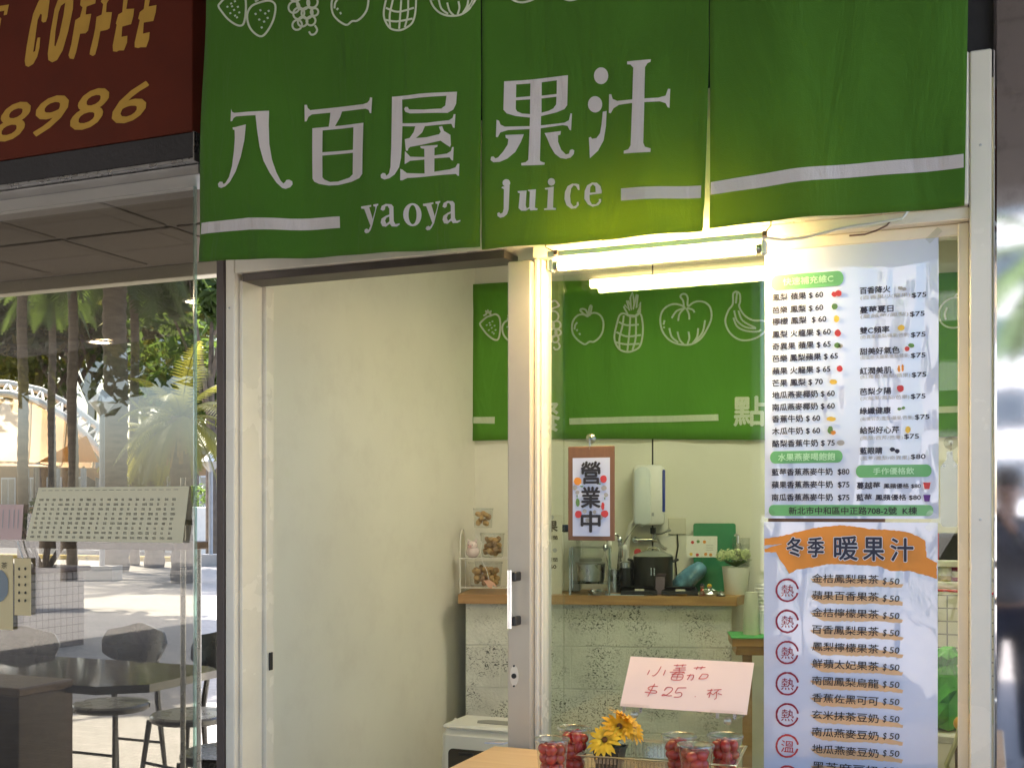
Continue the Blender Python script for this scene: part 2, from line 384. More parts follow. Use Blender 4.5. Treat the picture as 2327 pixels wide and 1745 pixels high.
wood('counter_wood', (.46, .27, .11), (.36, .19, .07), .4); wood('table_wood', (.74, .54, .34), (.66, .46, .28), .45); wood('dark_wood', (.09, .05, .03), (.06, .03, .02), .4)
wood('cork_brown', (.2, .1, .055), (.16, .08, .045), .6, 'z')
leafmat('leaf_dark', (.042, .07, .028)); leafmat('leaf_mid', (.07, .115, .042)); leafmat('leaf_yellow', (.15, .155, .05)); leafmat('leaf_palm', (.11, .13, .04))
mat('bark', (.14, .11, .085), .9, var=.35, vscale=5, bump=.8, bscale=25); mat('palm_bark', (.15, .12, .09), .9, var=.3, vscale=3, bump=.8, bscale=18, stretch=(1, 1, 4))
mat('concrete', (.42, .40, .38), .85, var=.12, vscale=2, bump=.3, bscale=30, dark=(.22, .2, .19), darkamt=.5, dscale=1.2)
mat('asphalt', (.05, .05, .055), .9, var=.2, vscale=3, bump=.5, bscale=80)
mat('kerb_yellow', (.62, .45, .12), .7, var=.15, dark=(.2, .17, .12), darkamt=.6)
mat('pier_stone', (.07, .06, .055), .5, var=.2, vscale=3, bump=.1)
mat('tile_grey', (.30, .27, .28), .4, var=.08, vscale=3)
mat('grout', (.05, .045, .05), .9); mat('cap_purple', (.09, .06, .07), .5, var=.1)

# paving: brick courses in the material beyond the reach of single pieces
pv = mat('paving', (.5, .46, .42), .85, var=.12, vscale=1.5)
nt = pv.node_tree; bt = nt.nodes.new('ShaderNodeTexBrick'); bt.inputs['Scale'].default_value = 4.0; bt.inputs['Mortar Size'].default_value = .012
bt.inputs['Color1'].default_value = (.35, .32, .30, 1); bt.inputs['Color2'].default_value = (.29, .27, .25, 1); bt.inputs['Mortar'].default_value = (.2, .18, .17, 1)
tcn = nt.nodes.new('ShaderNodeTexCoord'); nt.links.new(tcn.outputs['Object'], bt.inputs[0]); nt.links.new(bt.outputs[0], nt.nodes['Principled BSDF'].inputs['Base Color'])

# ============================================================ ground, road, roof
struct('ground', MB().add([(-260, -260, 0), (260, -260, 0), (260, 260, 0), (-260, 260, 0)], [(0, 1, 2, 3)]), 'paving')
struct('road', MB().add([(-90, 21, .004), (40, 25, .004), (40, 37, .004), (-90, 33, .004)], [(0, 1, 2, 3)]), 'asphalt')
mk = MB(); mk.prism([(-90, 20.7, 0), (40, 24.7, 0), (40, 25, 0), (-90, 21, 0)], (0, 0, .13)); struct('kerb', mk, 'kerb_yellow')
mk = MB(); mk.prism([(-90, 33, 0), (40, 37, 0), (40, 37.3, 0), (-90, 33.3, 0)], (0, 0, .13)); struct('kerb', mk, 'kerb_yellow')
for k in range(9):
    x = -75 + k * 11; y = 27 + (x + 90) * 4 / 130
    struct('road_marking', MB().add([(x, y, .008), (x + 4, y + .12, .008), (x + 4, y + .27, .008), (x, y + .15, .008)], [(0, 1, 2, 3)]), 'ink_paper')

mat('ceiling_board', (.13, .108, .088), .8, var=.06, vscale=2)
mat('ceiling_grid', (.18, .16, .15), .8)
# ceiling of the arcade: a slab with boards hung under it
HC = 3.5
edge = lambda x: -5.15 - (.2 - x) * .26          # front edge of the roof runs obliquely
mk = MB(); mk.prism([(-12, 2.2, HC + .02), (-12, edge(-12), HC + .02), (1.15, edge(1.15), HC + .02), (1.15, 3.2, HC + .02), (-2.6, 3.2, HC + .02), (-2.6, 2.2, HC + .02)], (0, 0, .55))
ac = struct('arcade_ceiling', mk, 'ceiling_grid')
tile = MB(); tile.box(-.445, .445, -.445, .445, -.012, .0, .006)
proto = None
for i in range(15):
    for j in range(9):
        x = -10.5 + i * .9; y = -.55 - j * .9
        if y - .45 < edge(x) or x > .7: continue
        if proto is None: proto = mobj('ceiling_panel', tile, 'ceiling_board', ac, local=True); o = proto
        else: o = proto.copy(); COL.objects.link(o); o.parent = ac
        o.location = (x, y, HC + .018)
mat('downlight_glow', (1, .9, .7), .5, emit=(1, .75, .45), es=DOWN_E)
for k, (x, y) in enumerate([(-9.8, -7.4), (-7.0, -5.65), (-3.6, -3.6)]):
    d = thing('ceiling_downlight', ['warm round downlight in arcade ceiling, farthest from the kiosk', 'warm round downlight in arcade ceiling, middle of the row', 'warm round downlight in arcade ceiling close to the kiosk'][k], 'downlight', (x, y, HC - .0), 0, 'downlights in the arcade ceiling')
    m = MB(); m.lathe([(.12, 0), (.15, 0), (.15, -.012), (.12, -.016), (.118, .0)], seg=28, cap=False); mobj('trim_ring', m, 'white_plastic', d, local=True, smooth=True)
    m = MB(); m.lathe([(.0, -.006), (.118, -.006)], seg=28, cap=False); m.f = [q[::-1] for q in m.f]; mobj('lamp', m, 'downlight_glow', d, local=True)
for k, (x0_, x1_, y_) in enumerate(((-3.75, -1.75, -5.95), (-14.6, -13.6, -8.6))):  # unseen piers, added to keep the glass reflections dark
    pr = thing('arcade_pier', ['dark stone pier of the arcade facing the kiosk window', 'dark stone pier at the far end of the arcade', 'narrow dark stone pier at the near end of the arcade'][k], 'pier', ((x0_ + x1_) / 2, y_, 0))
    mobj('shaft', MB().box(x0_, x1_, y_ - .4, y_, .25, HC + .015, .01), 'pier_stone', pr); mobj('plinth', MB().box(x0_ - .05, x1_ + .05, y_ - .45, y_ + .05, 0, .25, .01), 'pier_stone', pr)
# soffit over the seats behind the cafe glass
SZ = 2.72
m = MB(); m.box(-9.5, -2.64, .1, 1.42, SZ + .015, SZ + .09); sf = struct('soffit', m, 'ceiling_grid')
tile = MB(); tile.box(-.297, .297, -.297, .297, -.01, 0, .005)
proto = None
for i in range(11):
    for j in range(2):
        if proto is None: proto = mobj('ceiling_tile', tile, 'ceiling_board', sf, local=True); o = proto
        else: o = proto.copy(); COL.objects.link(o); o.parent = sf
        o.location = (-2.96 - i * .62, .43 + j * .62, SZ + .014)
m = MB(); m.box(-9.5, -2.64, 1.42, 1.5, SZ - .05, SZ + .38, .004); struct('soffit_beam', m, 'white_wall')

# ============================================================ kiosk shell
XL, XR = -2.39, .07
ow = tag(mobj('upper_wall', MB().box(-2.64, 1.15, .0, .2, 2.715, HC + .015), 'dark_wall'), 'dark grey wall strip above the kiosk header', 'wall')
m = MB(); m.box(XL - .05, XL, .17, 2.06, 0, 2.8); tag(mobj('side_wall', m, 'white_wall'), 'plain white side wall inside the open doorway', 'wall')
m = MB(); m.box(XR, XR + .05, .17, 2.75, 0, 2.8); tag(mobj('side_wall', m, 'white_wall'), 'white side wall of the kiosk behind the narrow glass strip', 'wall')
bw = thing('back_wall', 'white panelled back wall of the kiosk with a dark seam', 'wall', B0, BANG)
seam = (Bk(1483, 1030) - B0).dot(BD)
L = 2.6
mobj('panel', MB().box(0, seam - .004, 0, .05, 0, 2.8), 'white_wall', bw, local=True)
mobj('panel', MB().box(seam + .004, L, 0, .05, 0, 2.8), 'white_wall', bw, local=True)
mobj('seam', MB().box(seam - .004, seam + .004, .008, .04, 0, 2.8), 'dark_wall', bw, local=True)
m = MB(); m.box(XL - .05, XR + .05, .12, 2.8, 2.8, 2.84); tag(mobj('kiosk_ceiling', m, 'white_wall'), 'flat white ceiling inside the juice kiosk', 'ceiling')
m = MB(); m.box(XL, XR, .0, 2.75, .001, .02); struct('kiosk_floor', m, 'concrete')
mat('panel_glow', (1, .98, .9), .5, emit=(1, .93, .76), es=CEIL_E)
cl = thing('ceiling_lamp', 'square lit panel lamp on the kiosk ceiling', 'lamp', (-.7, 1.2, 2.8))
mobj('frame', MB().box(-.4, .4, -.2, .2, -.03, 0, .006), 'white_plastic', cl, local=True)
mobj('diffuser', MB().box(-.38, .38, -.18, .18, -.036, -.031), 'panel_glow', cl, local=True)

# storefront frame
HB = 2.285
fr = thing('storefront_frame', 'white aluminium shopfront frame around doorway and window', 'frame', (-1.2, 0, 0))
xa, xb, xc = W(493, 900, -.03).x, W(512, 900, -.03).x, W(532, 900, -.03).x
mobj('corner_post', MB().box(xa, xb - .002, -.035, .17, 0, 2.715, .003), 'brown_post', fr)
mobj('jamb', MB().box(xb, xc, -.03, .17, 0, 2.715, .003), 'white_frame', fr)
mobj('jamb_lining', MB().box(xc + .002, xc + .016, -.005, .115, .02, HB, .002), 'white_frame', fr)
mobj('door_stop', MB().box(xc + .004, xc + .03, .117, .165, .02, HB, .002), 'white_frame', fr)
mobj('header', MB().box(xc + .002, W(2203, 900, -.03).x - .002, -.03, .16, HB + .022, 2.713, .003), 'white_frame', fr)
mobj('door_track', MB().box(xc + .02, W(1150, 900).x, -.012, .1, HB - .004, HB + .0215, .002), 'dark_track', fr)
x0, x1 = W(1153, 900, -.03).x, W(1206, 900, -.03).x; xg = W(1235, 900, .06).x
xp0, xp1 = W(2203, 900, -.03).x, W(2254, 900, -.03).x
mobj('window_head', MB().box(x1 - .002, xp0, -.01, .09, HB - .012, HB + .0215, .003).box(x1 + .03, xp0, .03, .085, HB - .045, HB - .013, .003), 'white_frame', fr)
mobj('window_jamb', MB().box(x1 + .002, x1 + .014, -.005, .09, .05, HB - .014, .002).box(x1 + .015, x1 + .024, .012, .09, .05, HB - .014, .002).box(x1 + .025, xg, .035, .08, .05, HB - .014, .002), 'white_frame', fr)
mobj('right_post', MB().box(xp0, xp1, -.03, .17, 0, 2.713, .004), 'white_frame', fr)
mobj('window_jamb', MB().box(xp0 - .03, xp0 - .002, .02, .09, .05, HB - .014, .003), 'white_frame', fr)
mobj('window_sill', MB().box(x1 + .002, xp0 - .002, -.01, .1, .02, .06, .003), 'white_frame', fr)
gl = mobj('window_glass', MB().box(xg - .003, xp0 - .028, .058, .064, .06, HB - .044), 'window_glass')
tag(gl, 'large clear shop window pane behind the menu posters', 'window')
for px, py in ((1226, 636), (1226, 1015), (1226, 1430)):
    p = W(px, py, .034); mobj('screw', MB().lathe([(0, .0018), (.003, .0014), (.0038, 0)], seg=10, M=Matrix.Translation(p) @ Matrix.Rotation(R(90), 4, 'X')), 'steel', fr)
for px, py in ((521, 700), (521, 1250), (2228, 330), (2228, 1180)):
    p = W(px, py, -.03); mobj('screw', MB().lathe([(0, .0018), (.003, .0014), (.0038, 0)], seg=10, M=Matrix.Translation(p) @ Matrix.Rotation(R(90), 4, 'X')), 'steel', fr)
# sliding door leaf, pushed open behind the window
dr = thing('sliding_door', 'white framed sliding glass door with long steel pull, slid open', 'door', (x0, 0, 0.02))
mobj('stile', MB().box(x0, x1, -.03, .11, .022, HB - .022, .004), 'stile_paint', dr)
xe = W(1283, 900, .1).x
mobj('glass', MB().box(x1 - .002, xe + .75, .1, .106, .1, HB - .05), 'window_glass', dr)
mobj('edge_tape', MB().box(xe - .002, xe, .094, .0995, .1, HB - .05), 'acrylic', dr)
hx, hz0, hz1 = W(1160, 1300, -.07).x, W(1160, 1427, -.07).z, W(1160, 1295, -.07).z
hd = mobj('pull_handle', MB().tube([(hx, -.075, hz0), (hx, -.075, hz1)], .0085, 14), 'chrome', dr, smooth=True)
for py in (1308, 1408):
    p = W(1167, py, -.03); mobj('handle_mount', MB().box(hx + .006, hx + .02, -.078, -.031, p.z - .014, p.z + .014, .003), 'black_plastic', hd)
p = W(1169, 1535, -.03)
lk = mobj('lock_plate', MB().lathe([(0, .002), (.014, .002), (.014, 0)], seg=24, M=Matrix.Translation((p.x, -.0305, p.z)) @ Matrix.Diagonal((1, 1, 2.3, 1)) @ Matrix.Rotation(R(90), 4, 'X')), 'white_frame', dr)
for dz, r in ((0, .008), (.031, .003), (-.031, .003)):
    mobj('keyhole', MB().lathe([(0, .005), (r, .005), (r, 0)], seg=14, M=Matrix.Translation((p.x, -.031, p.z + dz)) @ Matrix.Rotation(R(90), 4, 'X')), 'black_plastic', lk)

mobj('door_bolt', MB().box(xc + .031, xc + .036, .13, .15, W(604, 1520, .15).z, W(604, 1480, .15).z, .001), 'black_plastic', fr)
# polished stone pillar on the right
ps = mat('polished_stone', (.66, .66, .70), .05, metal=1.0, dark=(.25, .23, .25), darkamt=.6, dscale=11, bump=.01, bscale=3.5)
tag(mobj('pillar', MB().box(xp1 + .004, xp1 + .75, -.035, .5, 0, HC + .01, .008), 'polished_stone'), 'polished dark stone pillar mirroring the photographer beside the kiosk', 'pillar')
# ============================================================ green cloth banner over the shopfront
BY = -.28
def sag(x, z):                      # how the cloth hangs: soft vertical folds that grow towards the hem
    k = max(0, min(1, (3.05 - z) / .75))
    return (.015 * math.sin(x * 6.3 + .8) + .008 * math.sin(x * 15 + z * 2.2) + .004 * math.sin(x * 31 + z * 5)) * (.25 + .75 * k) + .004 * math.sin(z * 9 + x * 3)
def lerp(a, b, t): return a + (b - a) * t
def curve_at(pts, t):               # pts: (t, value)
    for (a, va), (b, vb) in zip(pts, pts[1:]):
        if t <= b: return lerp(va, vb, (t - a) / (b - a))
    return pts[-1][1]
ban = thing('shop_banner', 'green split cloth banner with white fruit drawings and lettering over the shopfront', 'banner', (-1.2, BY, 3.36))
panels = [dict(l=(471, 455), r=(1097, 1099), bot=[(0, 596), (.2, 589), (.5, 578), (1, 565)]),
          dict(l=(1099, 1101), r=(1612, 1597), bot=[(0, 571), (.3, 556), (.6, 543), (1, 525)]),
          dict(l=(1614, 1612), r=(2200, 2190), bot=[(0, 520), (.4, 499), (.7, 485), (1, 468)])]
clothp = []
for k, pn in enumerate(panels):
    m = MB(); NX, NZ = 46, 48
    for j in range(NZ + 1):
        for i in range(NX + 1):
            s_ = i / NX; q = j / NZ; pb = curve_at(pn['bot'], s_); py0 = HY - (3.36 - CAM.z) * FPX / depth(W(lerp(pn['l'][0], pn['r'][0], s_), 0, BY)); py = lerp(py0, pb, q)
            yy = max(0, min(1, py / 590)); xl = lerp(pn['l'][0], pn['l'][1], yy); xr = lerp(pn['r'][0], pn['r'][1], yy)
            if k == 1: xr = lerp(1612, 1597, max(0, yy - .2) / .7)
            p = W(lerp(xl, xr, s_), py, BY)
            hem = .003 * (1 if q > .955 else 0) + .003 * (1 if (s_ < .02 or s_ > .98) else 0)
            m.v.append((p.x, p.y + sag(p.x, p.z) - hem + .006 * math.sin(3.1 * s_ + k * 2) * q, p.z))
    for j in range(NZ):
        for i in range(NX): a = j * (NX + 1) + i; m.f.append((a, a + 1, a + NX + 2, a + NX + 1)[::-1])
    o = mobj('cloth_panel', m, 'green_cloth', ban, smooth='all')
    sd_ = o.modifiers.new('thick', 'SOLIDIFY'); sd_.thickness = .0016; sd_.offset = 1
    clothp.append(o)
    xs = [v[0] for v in m.v]
mobj('pole', MB().tube([(W(455, 0, BY).x, BY + .014, 3.37), (W(2205, 0, BY).x, BY + .014, 3.37)], .012, 10), 'grey_alu', ban)

def drape(mb, k, lift=.0035):
    """cut flat print into small pieces and lay it on cloth panel k"""
    bm = bmesh.new(); vs = [bm.verts.new(v) for v in mb.v]
    for f in mb.f:
        try: bm.faces.new([vs[i] for i in f])
        except ValueError: pass
    xs = [v.co.x for v in bm.verts]; zs = [v.co.z for v in bm.verts]
    x = min(xs) + .03
    while x < max(xs):
        bmesh.ops.bisect_plane(bm, geom=bm.verts[:] + bm.edges[:] + bm.faces[:], plane_co=(x, 0, 0), plane_no=(1, 0, 0)); x += .03
    z = min(zs) + .05
    while z < max(zs):
        bmesh.ops.bisect_plane(bm, geom=bm.verts[:] + bm.edges[:] + bm.faces[:], plane_co=(0, 0, z), plane_no=(0, 0, 1)); z += .05
    pn = panels[k]
    bm.verts.index_update(); out = MB()
    for v in bm.verts:
        # where on the panel (0..1 across, down) this point lies, to follow its own billow
        xl = W(pn['l'][0], 300, BY).x; xr = W(pn['r'][0], 300, BY).x; s_ = max(0, min(1, (v.co.x - xl) / (xr - xl)))
        q = max(0, min(1, (2.99 - v.co.z) / .7))
        hem = .003 * (1 if q > .95 else 0) + .003 * (1 if (s_ < .03 or s_ > .97) else 0)
        out.v.append((v.co.x, v.co.y + sag(v.co.x, v.co.z) + .006 * math.sin(3.1 * s_ + k * 2) * q - hem - lift, v.co.z))
    out.f = [tuple(v.index for v in f.verts) for f in bm.faces]; bm.free(); return out
bp = on_plane(BY)
Z4 = zr(430, 0, .37363); Z5 = zr(1050, 0, .36166); Z6 = zr(1580, 0, .37369)
def ell(cx, cy, rx, ry, n=24): return [(cx + rx * math.cos(2 * math.pi * i / n), cy + ry * math.sin(2 * math.pi * i / n)) for i in range(n)]
# --- panel 1 : three big characters, roman name, bar
g = Print(bp)
g.poly(Z4((270,672),(276,690),(290,696),(415,684),(487,676),(487,760),(492,880),(507,975),(530,1050),(552,1098),(566,1114),(576,1104),(582,1092),(598,1089),(614,1098),(616,1116),(602,1135),(578,1146),(560,1142),(530,1112),(495,1055),(462,985),(440,900),(425,800),(414,708),(300,718),(285,728),(278,745),(267,748)))
g.poly(Z4((280,785),(296,783),(360,766),(352,860),(330,960),(298,1050),(262,1115),(235,1142),(212,1152),(196,1146),(193,1128),(204,1114),(220,1115),(224,1128),(236,1122),(258,1085),(276,1020),(288,930),(294,850),(292,800),(282,798)))
g.poly(Z4((693,635),(708,635),(714,655),(730,668),(900,650),(1060,636),(1085,628),(1098,612),(1101,595),(1114,596),(1110,692),(1100,690),(1094,672),(1075,664),(930,676),(740,694),(718,708),(706,735),(694,736)))
g.poly(Z4((853,681),(925,674),(912,712),(880,768),(842,776),(848,735)))
g.poly(Z4((742,778),(1062,750),(1055,1060),(1035,1085),(985,1105),(900,1124),(840,1126),(780,1115),(748,1100),(738,1082)), Z4((806,792),(998,775),(995,912),(804,925)), Z4((804,945),(995,930),(992,1060),(970,1080),(900,1102),(850,1105),(815,1090),(802,1075)))
g.poly(Z4((1230,588),(1290,585),(1295,760),(1293,880),(1290,960),(1280,1020),(1255,1065),(1225,1090),(1195,1098),(1175,1088),(1173,1070),(1185,1058),(1200,1060),(1207,1075),(1222,1060),(1230,1020),(1232,900)))
g.poly(Z4((1230,588),(1400,572),(1637,566),(1632,640),(1615,675),(1580,695),(1450,692),(1340,690),(1312,680),(1303,663),(1310,650),(1325,650),(1335,665),(1430,670),(1540,668),(1565,650),(1572,590),(1400,596),(1290,605),(1230,610)))
g.poly(Z4((1290,750),(1450,752),(1590,740),(1612,725),(1618,703),(1629,703),(1625,788),(1615,785),(1605,762),(1450,772),(1290,768)))
g.poly(Z4((1375,770),(1440,768),(1420,810),(1380,842),(1450,840),(1530,825),(1540,810),(1528,780),(1548,775),(1560,805),(1600,830),(1605,890),(1600,905),(1580,893),(1540,865),(1450,880),(1345,895),(1333,905),(1330,918),(1318,918),(1310,848),(1340,840),(1365,805)))
g.poly(Z4((1435,910),(1412,905),(1408,893),(1522,890),(1520,902),(1502,908),(1502,1065),(1438,1068)))
g.poly(Z4((1312,920),(1322,930),(1345,955),(1440,960),(1580,945),(1605,930),(1612,905),(1622,905),(1620,988),(1610,985),(1598,968),(1440,975),(1345,980),(1322,995),(1312,1000)))
g.poly(Z4((1287,1030),(1300,1035),(1325,1055),(1440,1060),(1600,1042),(1635,1030),(1648,1007),(1659,1008),(1658,1082),(1648,1080),(1640,1070),(1440,1080),(1330,1085),(1300,1100),(1287,1100)))
YL = [(1043,1256),(1112,1250),(1112,1260),(1098,1263),(1120,1335),(1138,1280),(1140,1262),(1126,1258),(1126,1248),(1158,1244),(1158,1254),(1150,1258),(1115,1375),(1102,1402),(1088,1416),(1070,1418),(1060,1408),(1064,1394),(1078,1390),(1090,1398),(1103,1375),(1064,1272),(1043,1268)]
AL = [(1172,1280),(1180,1258),(1205,1246),(1238,1248),(1250,1262),(1252,1350),(1262,1368),(1285,1362),(1286,1370),(1270,1382),(1240,1382),(1228,1366),(1205,1384),(1182,1380),(1172,1358),(1178,1335),(1205,1318),(1226,1310),(1226,1275),(1215,1258),(1202,1262),(1200,1280),(1188,1288)]
AH = [(1226,1322),(1208,1330),(1200,1348),(1208,1366),(1226,1352)]
sh = lambda pts, dx, dy: [(a + dx, b + dy) for a, b in pts]
for dx, dy in ((0, 0), (383, -13)):
    g.poly(Z4(*sh(YL, dx, dy))); g.poly(Z4(*sh(AL, dx, dy)), Z4(*sh(AH, dx, dy)))
g.poly(Z4(*ell(1361, 1308, 55, 70)), Z4(*ell(1361, 1308, 24, 58)))
g.poly(Z4((88,1362),(200,1350),(370,1328),(600,1325),(905,1312),(905,1382),(600,1395),(370,1400),(200,1418),(82,1430)))
g.mb = drape(g.mb, 0); g.make('lettering', 'ink_white', clothp[0])
# --- panel 2
g = Print(bp)
g.poly(Z5((272,520),(664,473),(658,660),(640,685),(590,705),(495,728),(425,740),(340,735),(290,722),(270,700)), Z5((343,535),(428,525),(426,605),(342,617)), Z5((498,517),(594,505),(592,590),(497,600)), Z5((342,635),(426,625),(426,718),(380,717),(350,705),(342,690)), Z5((496,618),(591,607),(588,655),(570,680),(540,695),(496,707)))
g.poly(Z5((426,735),(493,725),(488,1010),(500,1018),(518,1022),(516,1035),(382,1048),(380,1033),(405,1026),(420,1010)))
g.poly(Z5((230,765),(245,770),(255,795),(280,807),(420,795),(640,770),(668,755),(678,712),(688,712),(682,818),(672,815),(660,790),(630,785),(490,805),(300,828),(255,845),(240,875),(228,875)))
g.poly(Z5((285,860),(392,848),(375,900),(345,965),(300,1010),(255,1032),(215,1034),(197,1020),(200,1000),(215,997),(228,1010),(245,1003),(275,965),(300,920),(303,885),(288,878)))
g.poly(Z5((515,835),(618,822),(615,845),(600,850),(600,890),(620,940),(650,970),(670,965),(675,943),(690,937),(703,945),(700,968),(680,990),(650,998),(615,992),(580,965),(550,915),(530,865)))
g.poly(Z5(*ell(872, 476, 46, 52))); g.poly(Z5(*ell(832, 653, 45, 51)))
g.poly(Z5((880,700),(905,695),(900,790),(885,880),(850,945),(800,993),(793,862),(805,858),(812,870),(840,865),(862,835),(872,780)))
g.poly(Z5((1040,392),(1186,374),(1184,390),(1165,400),(1150,425),(1140,900),(1150,925),(1186,935),(1185,958),(1015,966),(1016,948),(1045,940),(1060,915),(1078,430),(1060,410),(1040,410)))
g.poly(Z5((922,592),(936,592),(945,622),(975,635),(1070,628),(1230,612),(1275,598),(1290,555),(1304,555),(1299,674),(1287,670),(1275,645),(1240,635),(1070,650),(985,660),(950,680),(932,710),(919,708)))
g.poly(Z5(*ell(298, 1164, 23, 24))); g.poly(Z5((268,1195),(275,1188),(318,1180),(314,1330),(305,1360),(285,1378),(262,1383),(245,1372),(243,1355),(255,1348),(265,1358),(278,1350),(284,1325),(284,1205)))
g.poly(Z5((365,1212),(415,1205),(412,1300),(418,1318),(432,1310),(434,1212),(422,1206),(424,1200),(468,1193),(464,1310),(480,1315),(478,1325),(438,1330),(434,1318),(415,1333),(388,1335),(372,1320),(378,1225),(366,1222)))
g.poly(Z5(*ell(560, 1143, 22, 24))); g.poly(Z5((520,1183),(575,1172),(570,1305),(588,1308),(588,1318),(517,1322),(517,1312),(535,1308),(540,1192),(522,1192)))
g.poly(Z5((735,1160),(738,1195),(728,1195),(715,1170),(700,1165),(685,1185),(678,1230),(682,1275),(700,1298),(718,1290),(722,1270),(732,1270),(734,1290),(715,1310),(685,1312),(655,1290),(642,1250),(645,1205),(662,1170),(690,1155),(720,1155)))
g.poly(Z5((875,1215),(800,1225),(802,1260),(815,1285),(840,1283),(858,1265),(858,1250),(872,1250),(872,1268),(855,1290),(820,1300),(790,1285),(768,1250),(770,1200),(785,1165),(815,1147),(845,1148),(868,1170),(876,1200)), Z5((802,1212),(838,1207),(836,1172),(820,1158),(805,1175)))
g.poly(Z5((998,1185),(1250,1174),(1500,1164),(1498,1243),(1250,1252),(998,1262)))
g.mb = drape(g.mb, 1); g.make('lettering', 'ink_white', clothp[1])
g = Print(bp); g.poly(Z6((95,1109),(300,1080),(600,1045),(1000,1000),(1300,968),(1632,940),(1632,1022),(1000,1082),(600,1128),(300,1162),(93,1186)))
g.mb = drape(g.mb, 2); g.make('bar', 'ink_white', clothp[2])

# --- fruit line drawings, in the pixels of one close-up of the inner banner
FRUIT = dict(
 strawberry=[('c',(160,590),(200,555),(230,545),(265,535),(290,555),(298,600),(295,660),(285,705),(265,714),(235,700),(200,670),(170,630),(155,605)),('l',(178,545),(200,530),(195,510),(205,525),(210,505),(216,525),(232,512),(225,532),(240,540))]+[('d',(x,y),(x+4,y+9)) for x,y in ((200,605),(220,590),(240,580),(235,625),(215,640),(255,610),(240,655),(262,640),(250,665),(225,605))],
 berry=[('c',(365,575),(330,590),(312,625),(318,670),(340,705),(372,722),(402,690),(425,640),(430,590),(405,570)),('l',(345,570),(360,560),(352,545),(368,552),(378,540),(382,556),(398,550),(388,566))]+[('d',(x,y),(x+4,y+8)) for x,y in ((345,620),(365,605),(385,620),(360,645),(380,655),(370,680),(400,610),(395,640))],
 apple=[('c',(905,548),(880,535),(840,540),(808,575),(797,620),(805,670),(830,705),(860,730),(890,743),(920,725),(950,725),(985,700),(1010,660),(1018,600),(1005,555),(975,528),(940,525),(915,540)),('l',(915,545),(915,510),(925,475),(935,480),(928,520),(918,545)),('l',(912,545),(880,530),(855,505),(870,495),(895,505),(910,540)),('l',(835,590),(820,610),(815,640)),('d',(828,650),(838,640)),('d',(848,665),(855,678))],
 pineapple=[('c',(1130,545),(1160,530),(1200,548),(1240,550),(1275,530),(1292,600),(1290,690),(1270,760),(1225,790),(1180,798),(1130,780),(1100,730),(1095,680),(1110,610)),('l',(1125,590),(1180,612),(1265,605)),('l',(1108,660),(1180,690),(1280,678)),('l',(1105,730),(1170,745),(1270,740)),('l',(1160,545),(1150,620),(1130,700),(1130,775)),('l',(1205,555),(1200,650),(1185,790)),('l',(1245,555),(1245,650),(1240,720),(1220,785)),('p',(1190,540),(1160,485),(1165,470),(1200,510),(1180,440),(1190,440),(1212,505),(1205,420),(1220,380),(1228,420),(1225,500),(1250,395),(1258,400),(1248,490),(1280,450),(1275,480),(1255,520),(1280,495),(1275,515),(1240,545))],
 pumpkin=[('l',(1590,490),(1560,470),(1510,462),(1460,480),(1425,520),(1415,580),(1430,650),(1470,705),(1520,735),(1580,747),(1640,740),(1700,700),(1745,630),(1772,560),(1765,490),(1730,452),(1680,442),(1640,455),(1610,480)),('l',(1580,490),(1575,440),(1555,410),(1570,392),(1595,395),(1607,420),(1605,460),(1610,480)),('l',(1590,490),(1530,510),(1495,560)),('l',(1585,490),(1550,530),(1540,580)),('l',(1595,490),(1615,530),(1618,570)),('l',(1600,490),(1640,500),(1655,520)),('l',(1478,630),(1495,690),(1540,730)),('l',(1535,655),(1550,710),(1580,745)),('l',(1612,655),(1618,700),(1605,740)),('l',(1680,630),(1672,690),(1640,738)),('l',(1728,575),(1710,660),(1660,720)),('d',(1445,575),(1437,605)),('d',(1440,618),(1442,630))],
 banana=[('c',(1930,385),(1945,378),(1970,395),(1972,450),(1965,480),(2000,540),(2060,575),(2130,578),(2165,595),(2160,630),(2130,670),(2070,705),(2000,718),(1940,700),(1890,650),(1868,580),(1890,510),(1920,465),(1922,400)),('l',(1950,385),(1942,460)),('l',(1930,510),(1950,580),(2010,625),(2085,632)),('l',(1960,510),(1990,580),(2080,628)),('l',(1925,560),(1950,620),(2010,650),(2090,655),(2120,640))],
 grapes=[('c',)+tuple(ell(x,y,r,r,10)) for x,y,r in ((665,548,38),(600,560,34),(640,610,33),(690,608,28),(590,625,30),(615,660,30),(660,662,30),(700,660,20),(635,705,26),(680,705,24),(605,720,26))]+[('l',(620,500),(650,450),(680,440),(700,460),(705,475),(670,490),(640,505)),('l',(668,760),(680,778),(700,775),(712,755),(700,730))],
 orange=[('c',)+tuple(ell(2290,600,105,100,16)),('l',(2285,505),(2300,480),(2330,475)),('l',(2240,560),(2225,600),(2232,640))])
def draw_fruit(g, key, f, wd):
    for st in FRUIT[key]:
        pts = [f(*p) for p in st[1:]]
        g.stroke(pts, wd, closed=(st[0] in 'cp'), smooth=(st[0] in 'cl'))
def put(key, cx, bottom, k, kx=None):    # drawing scaled k, its foot at (cx, bottom)
    xs = [p[0] for st in FRUIT[key] for p in st[1:]]; ys = [p[1] for st in FRUIT[key] for p in st[1:]]
    mx, my = (min(xs) + max(xs)) / 2, max(ys); s_ = .3255 * k
    return lambda x, y: (cx + (x - mx) * s_, bottom + (y - my) * s_ - .085 * (x - mx) * s_)
g = Print(bp)
